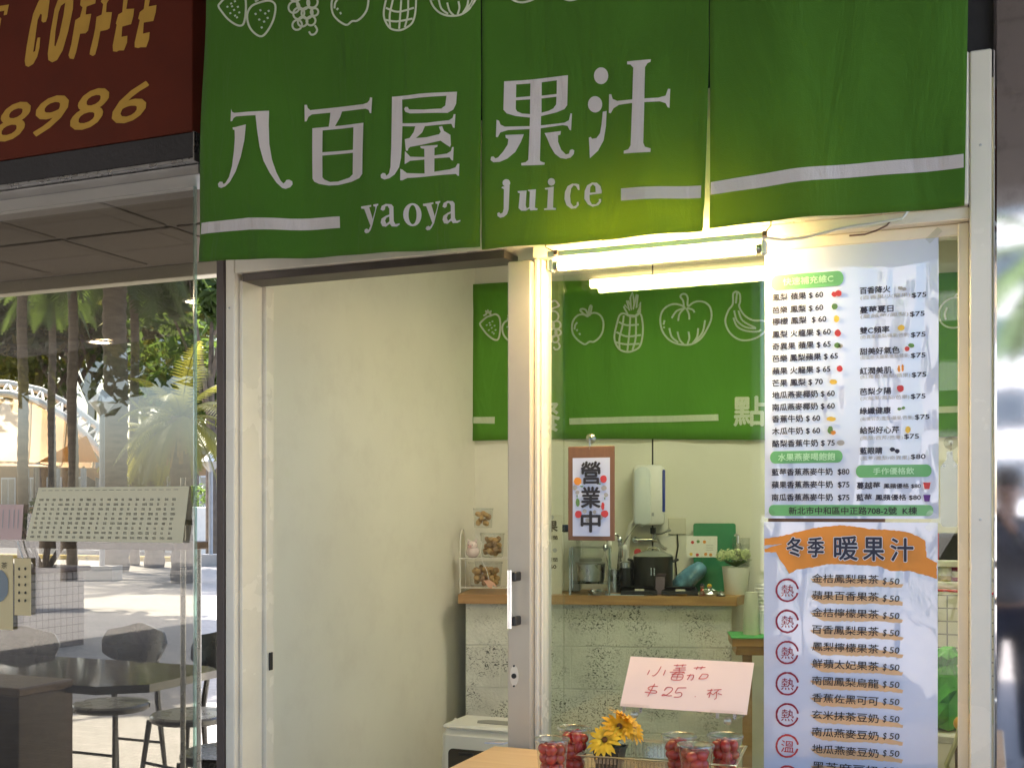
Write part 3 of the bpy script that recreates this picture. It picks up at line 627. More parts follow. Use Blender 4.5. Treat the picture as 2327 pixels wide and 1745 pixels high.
for key, cx, bt, k in (('strawberry', 530, 62, 1.32), ('berry', 594, 83, 1.6), ('grapes', 689, 80, 1.3), ('apple', 796, 57, 1.18), ('pineapple', 910, 69, 1.17), ('pumpkin', 1040, 40, 1.05)):
    g = Print(bp); draw_fruit(g, key, put(key, cx, bt, k), 4.6); g.mb = drape(g.mb, 0); g.make('fruit_drawing', 'ink_pale', clothp[0])
g = Print(bp)
for key, cx, bt, k in (('banana', 1195, 8, 1.0), ('orange', 1300, 3, 1.0)):
    g = Print(bp); draw_fruit(g, key, put(key, cx, bt, k), 4.6); g.mb = drape(g.mb, 1); g.make('fruit_drawing', 'ink_pale', clothp[1])

# ============================================================ inner green banner on the back wall
ib = thing('inner_banner', 'green cloth hanging on the white back wall inside the kiosk, fruit drawings and bar', 'banner', Bk(1400, 1000, .03))
bk = lambda px, py, h: Bk(px, py, .03 + h)
m = MB(); NX, NZ = 60, 12
s0 = (Bk(1072, 800, .03) - B0).dot(BD); s1 = (Bk(2230, 800, .03) - B0).dot(BD); zt, zb = Bk(1075, 645, .03).z, Bk(1075, 1001, .03).z
wv = lambda s, z: .006 * math.sin(s * 11) + .004 * math.sin(s * 23 + z * 4)
for j in range(NZ + 1):
    for i in range(NX + 1):
        s_ = lerp(s0, s1, i / NX); z = lerp(zt, zb, j / NZ) + .006 * math.sin(s_ * 3) ; m.v.append(B0 + BD * s_ + BN * (.018 + wv(s_, z) + (.004 if j in (0, 1, NZ) else 0)) + Vector((0, 0, z)))
for j in range(NZ):
    for i in range(NX): a = j * (NX + 1) + i; m.f.append((a, a + NX + 1, a + NX + 2, a + 1))
m.v = [tuple(v) for v in m.v]
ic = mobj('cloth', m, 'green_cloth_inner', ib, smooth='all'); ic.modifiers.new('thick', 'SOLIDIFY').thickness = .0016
def follow(mb):
    bm = bmesh.new(); vs = [bm.verts.new(v) for v in mb.v]
    for f in mb.f:
        try: bm.faces.new([vs[i] for i in f])
        except ValueError: pass
    a, b = min((v.co - B0).dot(BD) for v in bm.verts), max((v.co - B0).dot(BD) for v in bm.verts); s_ = a + .03
    while s_ < b:
        bmesh.ops.bisect_plane(bm, geom=bm.verts[:] + bm.edges[:] + bm.faces[:], plane_co=B0 + BD * s_, plane_no=BD); s_ += .03
    bm.verts.index_update(); o = MB()
    for v in bm.verts:
        s_ = (v.co - B0).dot(BD); o.v.append(tuple(v.co + BN * (wv(s_, v.co.z) - .006)))
    o.f = [tuple(v.index for v in f.verts) for f in bm.faces]; bm.free(); return o
Z7 = zr(1040, 540, .32550)
g = Print(bk)
for key in ('strawberry', 'berry', 'grapes', 'apple', 'pineapple', 'pumpkin', 'banana'):
    g = Print(bk); draw_fruit(g, key, lambda x, y: Z7((x, y))[0], 4.2); g.mb = follow(g.mb); g.make('fruit_drawing', 'ink_pale', ic)
for key, cx in (('orange', 1800), ('apple', 1900), ('strawberry', 1990), ('orange', 2170)):
    g = Print(bk); draw_fruit(g, key, put(key, cx, 770 if key != 'orange' else 745, 1.05), 4.2); g.mb = follow(g.mb); g.make('fruit_drawing', 'ink_pale', ic)
for q in (((108,1252),(258,1250),(258,1298),(108,1296)), ((778,1260),(1300,1246),(1820,1232),(1822,1277),(1300,1290),(780,1304)), ((2500,1205),(3640,1170),(3640,1215),(2500,1250))):
    g = Print(bk); g.poly(Z7(*q)); g.mb = follow(g.mb); g.make('bar', 'ink_pale', ic)
for s_, a_, b_, y_ in (('餐', 1207, 1271, 946), ('點', 1668, 1738, 934)):
    g = Print(bk); g.text(s_, a_, b_, y_, 66, bold=1.7); g.mb = follow(g.mb); g.make('character', 'ink_pale', ic)

# ============================================================ fluorescent lamp under the header
TY = -.09
a, b = W(1262, 604, TY), W(1728, 566, TY); zt = (a.z + b.z) / 2
lamp = thing('fluorescent_lamp', 'lit fluorescent tube on a white batten hung before the window', 'lamp', ((a.x + b.x) / 2, TY, zt))
mobj('batten', MB().box(a.x - .022, b.x + .012, TY - .016, TY + .016, zt + .021, zt + .042, .004), 'white_plastic', lamp)
mat('tube_glow', (1, .95, .85), .5, emit=(1, .70, .29), es=TUBE_E)
mobj('tube', MB().tube([(a.x + .012, TY, zt), (b.x - .012, TY, zt)], .014, 16), 'tube_glow', lamp, smooth=True)
for x, sx in ((a.x, 1), (b.x, -1)):
    mobj('end_cap', MB().tube([(x - sx * .002, TY, zt), (x + sx * .0115, TY, zt)], .0142, 16), 'steel', lamp, smooth=True)
    mobj('lamp_holder', MB().box(x - sx * .018, x - sx * .0025, TY - .013, TY + .013, zt - .018, zt + .0205, .004), 'white_plastic', lamp)
mat('copper_wire', (.16, .09, .06), .5)
for px, py, qx, qy in ((1240, 562, 1264, 580), (1752, 513, 1738, 548)):
    p, q = W(px, py, TY - .02), W(qx, qy, TY - .018)
    q.z = zt + .035
    mm = MB().tube([(p.x, p.y, HB + .03), p, lerp(p, q, .5) + Vector((0, -.004, 0)), q], .0022, 6)
    mm.box(q.x - .006, q.x + .006, TY - .026, TY - .01, q.z - .007, q.z + .007, .001)
    mobj('hanging_wire', mm, 'copper_wire', lamp)
pts = [W(px, py, -.05) for px, py in ((1737, 549), (1780, 546), (1830, 540), (1880, 527), (1930, 515), (1985, 508), (2050, 497))]
pts[0] = Vector((b.x + .012, TY + .002, zt + .03)); pts.append(Vector((pts[-1].x + .02, -.02, HB + .03)))
tag(mobj('power_cable', MB().tube(pts, .0038, 8), 'white_plastic', smooth=True), 'thin white power cable running from the lamp along the header', 'cable')
pts = [W(px, py, -.02) for px, py in ((1930, 536), (1965, 533), (1990, 525), (2015, 513))]; pts.append(Vector((pts[-1].x + .01, -.015, HB)))
tag(mobj('loose_wire', MB().tube(pts, .0025, 6), 'copper_wire', smooth=True), 'short dark loose wire curling below the white lamp cable', 'wire')
# ============================================================ menu posters hung on the window
PY = .036
pp = on_plane(PY - .001)
def quad_px(x0, x1, y0, y1, Y): return W(x0, (y0 + y1) / 2, Y).x, W(x1, (y0 + y1) / 2, Y).x, W((x0 + x1) / 2, y1, Y).z, W((x0 + x1) / 2, y0, Y).z
X0, X1, Za, Zb = quad_px(1741, 2133, 534, 1184, PY)
tag(mobj('backing_board', MB().box(X0 + .004, X1 - .14, PY + .006, PY + .012, Za - .05, Zb + .02, .001), 'cork_brown'), 'thin brown board showing above and between the two menu posters', 'board')
X0, X1, Z0, Z1 = quad_px(1738, 2133, 548, 1178, PY)
po = thing('menu_poster', 'long white laminated juice menu with green headings, hung above the winter menu', 'poster', ((X0 + X1) / 2, PY, Z0))
# laminated sheet: gently rippled
def sheet(X0, X1, Z0, Z1, Y, amp, seed, nx=40, nz=40):
    r = random.Random(seed); a, b, c = r.random() * 6, r.random() * 6, r.random() * 6; m = MB()
    for j in range(nz + 1):
        for i in range(nx + 1):
            x = lerp(X0, X1, i / nx); z = lerp(Z0, Z1, j / nz)
            m.v.append((x, Y - amp * (math.sin(x * 11 + a + math.sin(z * 7) * .8) * .6 + math.sin(z * 9 + x * 6 + b) * .4), z))
    for j in range(nz):
        for i in range(nx): q = j * (nx + 1) + i; m.f.append((q, q + 1, q + nx + 2, q + nx + 1))
    return m
mobj('sheet', MB().box(X0, X1, PY, PY + .002, Z0, Z1), 'paper', po)
def row(name, ink, par, mapf, *texts):
    g = Print(mapf)
    for t in texts: g.text(*t[:5], bold=t[5] if len(t) > 5 else 0, shear=t[6] if len(t) > 6 else 0)
    return g.make(name, ink, par)
rows = [('鳳梨 蘋果 $ 60', 1870, 673), ('芭樂 鳳梨 $ 60', 1870, 702), ('檸檬 鳳梨  $ 60', 1877, 728), ('鳳梨 火龍果 $ 60', 1887, 757), ('奇異果 蘋果 $ 65', 1887, 785), ('芭樂 鳳梨蘋果 $ 65', 1903, 812), ('蘋果 火龍果 $ 65', 1886, 841), ('芒果 鳳梨 $ 70', 1869, 869), ('地瓜燕麥椰奶 $ 60', 1896, 896), ('南瓜燕麥椰奶 $ 60', 1896, 924), ('香蕉牛奶 $ 60', 1863, 951), ('木瓜牛奶 $ 60', 1863, 979), ('酪梨香蕉牛奶 $ 75', 1896, 1007)]
for s, x1_, y in rows: row('menu_line', 'ink_navy', po, pp, (s, 1754.5, x1_, y, 16.5, .42))
for s, y in (('藍莓香蕉燕麥牛奶  $80', 1072), ('蘋果香蕉燕麥牛奶  $75', 1101), ('南瓜香蕉燕麥牛奶  $75', 1130)): row('menu_line', 'ink_navy', po, pp, (s, 1753, 1929, y, 16.5, .42))
for s, y, xe_, sub, ys, xs_ in (('百香降火', 659, 2023, '(百香果/火龍果)', 674, 2068), ('蔓莓夏日', 703, 2030, '(蔓越莓/鳳梨)', 717, 2064), ('雙C頻率', 750, 2021, '(奇異果/鳳梨/蘋果/芭樂)', 764, 2066), ('甜美好氣色', 797, 2044, '(甜菜根/火龍果/鳳梨/蘋果)', 811, 2066), ('紅潤美肌', 842, 2026, '(紅蘿蔔/鳳梨/蘋果)', 855, 2068), ('芭梨夕陽', 889, 2025, '(火龍果/鳳梨/芭樂)', 904, 2066), ('綠纖健康', 933, 2024, '(有機羽衣/鳳梨/蘋果/芭樂)', 951, 2075), ('給梨好心芹', 977, 2043, '(鳳梨/西芹/芭樂)', 995, 2051), ('藍眼睛', 1024, 2005, '(藍莓/鳳梨/奇異果)', 1041, 2066)):
    row('menu_line', 'ink_navy', po, pp, (s, 1954, xe_, y, 15.5, .42)); row('ingredient_line', 'ink_grey', po, pp, (sub, 1955, xs_, ys, 11)); row('price', 'ink_navy', po, pp, ('$80' if '藍眼' in s else '$75', xs_ + 4, xs_ + 37, ys - 3, 12, .3))
row('menu_line', 'ink_navy', po, pp, ('蔓越莓', 1947, 2000, 1103, 15.5, .42), ('鳳蘋優格 $80', 2008, 2092, 1104, 11.5, .3))
row('menu_line', 'ink_navy', po, pp, ('藍莓', 1946, 1981, 1130, 15.5, .42), ('鳳蘋優格 $80', 1989, 2092, 1130, 14, .35))
pt = on_plane(PY - .004); heads = []
for q in ((1752, 1917, 621, 655), (1750, 1915, 1024, 1052), (1945, 2117, 1056, 1084), (1747, 2121, 1147, 1172)): heads.append(Print(pp).pill(*q).make('green_heading', 'ink_green', po))
row('lettering', 'ink_mint', heads[0], pt, ('快速補充維C', 1779, 1893, 637, 17, .4)); row('lettering', 'ink_mint', heads[1], pt, ('水果燕麥喝飽飽', 1768, 1897, 1038, 17, .4)); row('lettering', 'ink_mint', heads[2], pt, ('手作優格飲', 1984, 2077, 1070, 15, .4))
row('lettering', 'ink_black', heads[3], pt, ('新北市中和區中正路708-2號  K棟', 1790, 2081, 1160, 17, .25))
icons = [('ink_red', [(1896, 669, 7, 6), (1905, 667, 8, 7), (1904, 757, 7, 8), (1908, 838, 7, 7), (2046, 883, 8, 8), (2061, 793, 6, 6)]), ('ink_leaf', [(1897, 697, 7, 7), (1903, 785, 8, 6), (1887, 977, 6, 9), (2071, 785, 7, 5), (2044, 929, 5, 3), (2053, 927, 4, 3)]), ('ink_yellow', [(1901, 725, 6, 8), (1894, 868, 9, 6), (1889, 952, 11, 5), (2048, 745, 8, 7), (2063, 976, 6, 8)]), ('ink_grey', [(1910, 786, 6, 5), (1911, 1006, 9, 6), (2046, 655, 6, 4), (2055, 657, 5, 4)]), ('ink_orange', [(2043, 838, 3, 8), (2051, 836, 3, 8), (1893, 983, 6, 5)]), ('ink_navy', [(2028, 1021, 6, 5), (2039, 1025, 6, 5)])]
for ink, es_ in icons:
    for cx, cy, rx, ry in es_: Print(pt).ellipse(cx, cy, rx, ry, seg=12, wob=.8).make('fruit_icon', ink, po)
Print(pt).poly([(2098, 1096), (2115, 1096), (2112, 1111), (2101, 1111)]).make('cup_icon', 'ink_red', po)
g = Print(pt); g.poly([(2098, 1124), (2115, 1124), (2112, 1139), (2101, 1139)]); g.make('cup_icon', 'ink_purple', po)

def tapes(par, X0, X1, Z0, Z1):
    for x, z, a_ in ((X0 + .012, Z1 - .006, .7), (X1 - .012, Z1 - .005, -.75), (X0 + .01, Z0 + .006, -.8), (X1 - .011, Z0 + .005, .72)):
        M = Matrix.Translation((x, PY - .0068, z)) @ Matrix.Rotation(a_, 4, 'Y'); mobj('tape', MB().box(-.022, .022, -.0004, .0004, -.009, .009, M=M), 'acrylic', par)
tapes(po, X0, X1, Z0, Z1)
# --- winter menu
X0, X1, Z0, Z1 = quad_px(1736, 2131, 1186, 1860, PY)
pw = thing('winter_menu_poster', 'pale winter hot juice menu with orange brush heading and red round stamps', 'poster', ((X0 + X1) / 2, PY, Z0))
mobj('sheet', MB().box(X0, X1, PY, PY + .002, Z0, Z1), 'paper', pw)
tapes(pw, X0, X1, Z0, Z1)
z4 = zr(1710, 1180, .22604)
def rough_edge(pts, amp, step=9):
    out = []
    for (ax, ay), (bx, by) in zip(pts, pts[1:] + pts[:1]):
        n = max(1, int(math.hypot(bx - ax, by - ay) / step))
        for i in range(n): out.append((lerp(ax, bx, i / n) + rnd.uniform(-amp, amp), lerp(ay, by, i / n) + rnd.uniform(-amp, amp)))
    return out
g = Print(pp)
g.poly(rough_edge(z4((122,195),(300,165),(450,125),(600,90),(800,65),(900,58),(1050,75),(1180,95),(1400,105),(1560,130),(1680,175),(1735,210),(1750,380),(1852,432),(1852,596),(1740,560),(1580,515),(1400,520),(1280,470),(1130,460),(900,450),(750,450),(600,480),(450,500),(370,545),(330,470),(270,400),(235,330),(124,328),(124,296),(300,245),(124,262)), .9, 5)); g.make('orange_brush', 'ink_orange', pw)
ring = [(math.cos(i * math.pi / 6) * 2.6, math.sin(i * math.pi / 6) * 2.6) for i in range(12)]
g = Print(on_plane(PY - .003))
for s, a_, b_, y, h in (('冬', 1788, 1825, 1242, 42), ('季', 1836, 1872, 1243, 44), ('暖', 1896, 1949, 1245, 54), ('果', 1962, 2009, 1247, 52), ('汁', 2024, 2075, 1249, 52)): g.text(s, a_, b_, y, h, stamps=ring)
g.make('title_outline', 'ink_paper', pw)
for s, a_, b_, y, h in (('冬', 1788, 1825, 1242, 42), ('季', 1836, 1872, 1243, 44), ('暖', 1896, 1949, 1245, 54), ('果', 1962, 2009, 1247, 52), ('汁', 2024, 2075, 1249, 52)): row('title_character', 'ink_navy', pw, on_plane(PY - .0055), (s, a_, b_, y, h, 1.0))
items = ['金桔鳳梨果茶', '蘋果百香果茶', '金桔檸檬果茶', '百香鳳梨果茶', '鳳梨檸檬果茶', '鮮蘋太妃果茶', '南國鳳梨烏龍', '香蕉佐黑可可', '玄米抹茶豆奶', '南瓜燕麥豆奶', '地瓜燕麥豆奶', '黑芝麻豆奶']
for i, s in enumerate(items):
    y = 1315.6 + i * 39.05; sl = (y - 1150) / 7200
    f = lambda x, dy: (x, y + dy + sl * (x - 1922) + (x - 1922) * .028)
    Print(pp).poly(rough_edge([f(1841, 3), f(1870, -1), (f(1925, -3)), f(1980, -4), f(2030, 2), f(2053, 6), f(2050, 13), f(1990, 13), f(1930, 17), f(1868, 19), f(1852, 12)], 1.3, 5)).make('brush_highlight', 'ink_tan', pw)
    row('menu_line', 'ink_black', pw, on_plane(PY - .0035), (s, 1845, 1996, y - 1, 20, .16, .04)); row('price', 'ink_black', pw, on_plane(PY - .0035), ('$', 2006, 2015, y + 5, 17, .1, .2), ('50', 2021, 2044, y + 5, 14, .1, .12))
for i in range(7):
    cy = 1340.5 + i * 70.7; g = Print(pp)
    g.poly([(1789 + (26.5 + rnd.uniform(-.6, .6)) * math.cos(a_), cy + (27 + rnd.uniform(-.6, .6)) * math.sin(a_)) for a_ in [R(14) + R(340) * k / 40 for k in range(41)]] + [(1789 + (22.3 + rnd.uniform(-.5, .5)) * math.cos(a_), cy + (22.6 + rnd.uniform(-.5, .5)) * math.sin(a_)) for a_ in [R(354) - R(340) * k / 40 for k in range(41)]])
    g.text('熱' if i < 5 else '溫', 1775, 1804, cy + 1, 27, shear=.05); g.make('round_stamp', 'ink_darkred' if i < 5 else 'ink_red', pw)

# ============================================================ OPEN sign, suction hooks
def hook(px, py, Y, label, r=.0165, drop=True):
    p = W(px, py, Y); h = thing('suction_hook', label, 'hook', p)
    M = Matrix.Translation(p) @ Matrix.Rotation(R(90), 4, 'X')
    mobj('suction_cup', MB().lathe([(0, .010), (r * .35, .0095), (r * .5, .006), (r * .85, .004), (r, .0008), (r, 0)], seg=26, M=M, cap=False), 'frosted', h, smooth=True)
    if drop: mobj('hook', MB().tube([p + Vector(q) for q in ((0, -.009, 0), (0, -.012, -.012), (.001, -.012, -.028), (.002, -.017, -.033), (.002, -.021, -.028))], .0026, 8), 'frosted', h, smooth=True)
    return h
SY = .05
hook(1343, 997, SY + .007, 'clear suction hook carrying the brown open sign')
hook(2165, 529, SY + .007, 'clear suction cup at the top corner of the window beside the right post', drop=False)
hook(1236, 650, SY + .007, 'half hidden suction cup at the upper window jamb', r=.014, drop=False)
x0_, x1_, z0_, z1_ = quad_px(1291.5, 1397, 1014, 1228, SY - .008)
os_ = thing('open_sign', 'brown clipboard with white sheet and three bold black characters hung on the glass', 'sign', ((x0_ + x1_) / 2, SY - .008, z0_))
mobj('board', MB().box(x0_, x1_, SY - .011, SY - .005, z0_, z1_, .002), 'cork_brown', os_)
a0, a1, b0, b1 = quad_px(1301.5, 1386, 1040, 1218, SY - .012)
mobj('sheet', MB().box(a0, a1, SY - .0125, SY - .0115, b0, b1), 'paper', os_)
sp = on_plane(SY - .0135)
z8 = zr(1290, 980, .22900)
for ink, es_ in (('ink_orange', [(100, 495, 38, 40)]), ('ink_red', [(357, 472, 33, 38), (107, 822, 35, 38), (368, 818, 36, 36), (350, 742, 16, 40)]), ('ink_leaf', [(100, 705, 20, 42), (140, 545, 16, 8), (318, 520, 12, 8), (95, 640, 6, 14), (370, 665, 6, 12)]), ('ink_grey', [(72, 560, 24, 24), (97, 604, 20, 20), (362, 562, 28, 26), (382, 630, 20, 22), (170, 790, 20, 20), (268, 800, 18, 20), (200, 880, 24, 20), (330, 850, 20, 24)])):
    for cx, cy, rx, ry in es_:
        c = z8((cx, cy))[0]; Print(sp).ellipse(c[0], c[1], rx * .229, ry * .229, seg=14, wob=.6).make('vegetable_print', ink, os_)
for s, y, h in (('營', 1074, 50), ('業', 1130, 47), ('中', 1185, 47)): row('character', 'ink_black', os_, on_plane(SY - .0155), (s, 1321, 1364, y, h, 1.25))
# clear holder hung in the right-hand strip of the window
h = hook(2161, 1006, SY + .007, 'clear suction hook by the right post carrying a clear plastic sleeve', r=.019)
p = W(2158, 1116, SY - .016); q = W(2158, 1040, SY - .016)
hs = thing('plastic_sleeve', 'milky clear plastic sleeve hanging from the hook by the right post', 'sleeve', (p.x, p.y, W(2158, 1195, SY).z))
zz0, zz1, hw = W(2158, 1197, SY).z, W(2158, 1044, SY).z, .024
outl = [(p.x + hw * c[0], SY - .018, z) for c, z in [((-.7, 0), zz0), ((.7, 0), zz0), ((1, 0), zz0 + .012), ((1, 0), zz1 - .02), ((.35, 0), zz1), ((.3, 0), zz1 + .022), ((-.3, 0), zz1 + .022), ((-.35, 0), zz1), ((-1, 0), zz1 - .02), ((-1, 0), zz0 + .012)]]
mobj('sleeve', MB().prism(outl, (0, .006, 0)), 'frosted', hs)
for sx in (-.6, .6): mobj('rivet', MB().lathe([(0, .003), (.003, .003), (.0035, 0)], seg=12, M=Matrix.Translation((p.x + hw * sx, SY - .018, zz1 - .018)) @ Matrix.Rotation(R(90), 4, 'X')), 'steel', hs)

# ============================================================ front table with tomatoes
TZ = .775
tb = thing('front_table', 'pale wooden table standing before the shop window', 'table', (-.65, -.4, 0))
mobj('table_top', MB().box(-1.385, .06, -.85, -.085, TZ - .028, TZ, .004), 'table_wood', tb)
for x in (-1.36, .03):
    for y in (-.82, -.12): mobj('leg', MB().box(x - .02, x + .02, y - .02, y + .02, 0, TZ - .0285, .003), 'table_wood', tb)
mobj('apron', MB().box(-1.34, .01, -.83, -.815, TZ - .1, TZ - .0285, .002), 'table_wood', tb)
mat('tape', (.6, .52, .4), .6)
p = G(1127, 1688, TZ); tag(mobj('paper_scrap', MB().prism([(p.x - .03, p.y - .02, TZ + .001), (p.x + .03, p.y - .012, TZ + .001), (p.x + .035, p.y + .012, TZ + .001), (p.x - .02, p.y + .006, TZ + .001)], (0, 0, .003)), 'paper'), 'small scrap of paper at the back corner of the front table', 'paper')

tom = mat('tomato', (.38, .016, .02), .16, var=.3, vscale=30, coat=.4); mat('tomato_b', (.32, .03, .016), .2, var=.25, vscale=30, coat=.3)
def cup_of_tomatoes(c, label):
    t = thing('tomato_cup', label, 'cup', c, rnd.random() * 6, 'cups of cherry tomatoes')
    H = .112
    mobj('cup', MB().lathe([(0, .002), (.032, .002), (.0335, .004), (.043, H - .004), (.0445, H)], seg=32, cap=False), 'clear_plastic', t, local=True, smooth=True)
    lid = mobj('lid', MB().lathe([(.0475, H - .008), (.0485, H), (.0475, H + .003), (.043, H + .004), (.041, H + .001), (.030, H + .001), (.028, H + .003), (0, H + .003)], seg=32, cap=False), 'clear_plastic', t, local=True, smooth=True)
    mobj('rim', MB().lathe([(.0462, H - .001), (.0488, H), (.0462, H + .0035), (.0440, H + .002), (.0462, H - .001)], seg=32, cap=False), 'frosted', lid, local=True, smooth=True)
    r = random.Random(hash(label) & 0xffff)
    r = random.Random(len(label) * 31 + int(c[0] * 1000))
    z = .0165
    while z < H - .012:
        rad = .0325 + .010 * z / H - .0165; n = 5
        a0 = r.random() * 6
        for k in range(n):
            a_ = a0 + 2 * math.pi * k / n; rr = rad * r.uniform(.9, 1.0)
            M = Matrix.Translation((rr * math.cos(a_), rr * math.sin(a_), z + r.uniform(-.004, .004))) @ Matrix.Rotation(r.random() * 3, 4, 'X') @ Matrix.Rotation(r.random() * 3, 4, 'Z')
            mobj('tomato', MB().ball((0, 0, 0), (.0145, .0145, .017), 14, 9, M=M), 'tomato' if r.random() < .7 else 'tomato_b', t, local=True, smooth='all')
        mobj('tomato', MB().ball((0, 0, z + .006), (.0145, .0145, .016), 12, 8), 'tomato', t, local=True, smooth='all')
        z += .0235
    return t
LZ = TZ + .112
names = ['tomato cup on bare table nearest the doorway', 'tomato cup standing behind the one nearest the doorway, beside the sunflowers', 'tomato cup in tray under the middle of the pink card', 'tomato cup at the front rim of the tray', 'tomato cup at the right end of the tray, below the card clip']
cups = []
for k, (px, py) in enumerate(((1254.6, 1680), (1305, 1655), (1543, 1672), (1581, 1693), (1648, 1672))):
    z = LZ + (.004 if k > 1 else 0); p = G(px, py, z); cups.append(p)
    cup_of_tomatoes((p.x, p.y, TZ + (.005 if k > 1 else .001)), names[k])
# tray
glass('milky', (.55, .57, .57), 1.5, .3, boost=.3)
tp = [G(1318, 1714, TZ + .052), G(1668, 1737, TZ + .052), G(1702, 1691, TZ + .052)]
ax = (tp[1] - tp[0]); ang = math.atan2(ax.y, ax.x)
tl = ax.length; tw = .25
tc_ = tp[0] + ax * .5 + Vector((-math.sin(ang), math.cos(ang), 0)) * (tw / 2)
tr = thing('plastic_tray', 'shallow clear plastic tray with slotted sides holding cups and flowers', 'tray', (tc_.x, tc_.y, TZ + .001), ang)
mobj('floor', MB().box(-tl / 2 + .012, tl / 2 - .012, -tw / 2 + .012, tw / 2 - .012, 0, .003), 'clear_plastic', tr, local=True)
for (ax0, ay0, ax1, ay1) in ((-1, -1, 1, -1), (1, -1, 1, 1), (1, 1, -1, 1), (-1, 1, -1, -1)):
    v = []
    for (u_, v_) in ((ax0, ay0), (ax1, ay1)):
        for zz, ins in ((.003, .012), (.045, .002), (.052, -.004), (.050, -.010)): v.append((u_ * (tl / 2 - ins), v_ * (tw / 2 - ins), zz))
    sd2 = mobj('side', MB().add(v, [(0, 4, 5, 1)]), 'clear_plastic', tr, local=True); mobj('rim', MB().add(v, [(1, 5, 6, 2), (2, 6, 7, 3)]), 'milky', sd2, local=True)
m = MB()
for i in range(36):
    x = lerp(-tl / 2 + .02, tl / 2 - .02, i / 35)
    for sy in (-1, 1): m.box(x - .0012, x + .0012, sy * (tw / 2 - .009) - .001, sy * (tw / 2 - .009) + .001, .006, .04)
o = mobj('ribs', m, 'frosted', tr, local=True, kind='stuff')
# sunflowers in a small slotted pot
fp = G(1378, 1712, TZ + .05)
sf_ = thing('sunflower_pot', 'small dark pot of artificial yellow sunflowers in the tray', 'plant', (fp.x, fp.y + .03, TZ + .005))
px_, py_, pz_ = fp.x, fp.y + .03, TZ + .005
mat('pot_dark', (.04, .045, .05), .4)
m = MB(); c4 = [(-1, -1), (1, -1), (1, 1), (-1, 1)]
for (r0, z0_, r1, z1_) in ((.030, 0, .037, .052), (.040, .052, .040, .06)):
    n = len(m.v)
    m.add([(px_ + a * r0, py_ + b * r0, pz_ + z0_) for a, b in c4] + [(px_ + a * r1, py_ + b * r1, pz_ + z1_) for a, b in c4], [(i, (i + 1) % 4, 4 + (i + 1) % 4, 4 + i) for i in range(4)])
m.add([(px_ + a * .037, py_ + b * .037, pz_ + .05) for a, b in c4], [(0, 1, 2, 3)])
m.add([(px_ + a * .030, py_ + b * .030, pz_ + .0) for a, b in c4], [(3, 2, 1, 0)])
pot = mobj('pot', m, 'pot_dark', sf_)
m = MB()
for i in range(6):
    m.box(px_ - .029 + i * .0105, px_ - .023 + i * .0105, py_ - .0362, py_ - .034, pz_ + .018, pz_ + .04)
mobj('slots', m, 'grey_alu', pot)
petal = mat('petal', (.86, .46, .02), .5, var=.2, vscale=25); mat('petal_b', (.88, .58, .05), .5, var=.2, vscale=25); mat('flower_eye', (.16, .07, .02), .9, bump=.6, bscale=400)
def sunflower(c, nrm, r, mp, name):
    z = Vector(nrm).normalized(); x = z.orthogonal().normalized(); y = z.cross(x)
    m = MB()
    for lay, (n, rr, tilt) in enumerate(((16, r, .2), (14, r * .85, .45), (10, r * .6, .8))):
        for k in range(n):
            a_ = 2 * math.pi * (k + lay * .5) / n + rnd.uniform(-.1, .1); d = x * math.cos(a_) + y * math.sin(a_); s_ = z.cross(d); L = rr * rnd.uniform(.85, 1.1); wdt = L * .125
            pts = []
            for t, wv_, up in ((.15, .45, 0), (.45, 1.0, .05), (.8, .75, .03), (1.0, .08, -.06)):
                base = c + d * (L * t) + z * (L * (up + tilt * t * .55)); pts += [base + s_ * wdt * wv_, base - s_ * wdt * wv_]
            m.add(pts, [(0, 1, 3, 2), (2, 3, 5, 4), (4, 5, 7, 6)])
    f = mobj(name, m, mp, sf_, smooth='all')
    mobj('eye', MB().ball(c + z * .006, r * .15, 12, 8), 'flower_eye', f, smooth='all')
    stem = MB().tube([Vector((px_, py_, pz_ + .05)), lerp(Vector((px_, py_, pz_ + .05)), c, .6) + Vector((0, .012, .008)), c], .0022, 6); mobj('stem', stem, 'leaf_mid', sf_)
hgt = lambda px, py, dy=0: W(px, py, py_ + dy)
sunflower(hgt(1376, 1682, -.03), (-.2, -1, .75), .056, 'petal_b', 'flower')
sunflower(hgt(1408, 1652, .0), (.3, -.8, .9), .055, 'petal', 'flower')
sunflower(hgt(1412, 1632, .02), (.5, .3, .9), .054, 'petal', 'flower')
sunflower(hgt(1436, 1658, .02), (.9, -.3, .6), .045, 'petal', 'flower')
m = MB()
for k in range(9):
    a_ = k * .7 + .3; d = Vector((math.cos(a_), math.sin(a_), .35)).normalized(); s_ = d.cross(UP).normalized(); b_ = Vector((px_, py_, pz_ + .07)); L = .055
    m.add([b_ + d * .01, b_ + d * L * .5 + s_ * .012 + Vector((0, 0, .006)), b_ + d * L, b_ + d * L * .5 - s_ * .012 + Vector((0, 0, .006))], [(0, 1, 2, 3)])
mobj('leaves', m, 'leaf_dark', sf_)
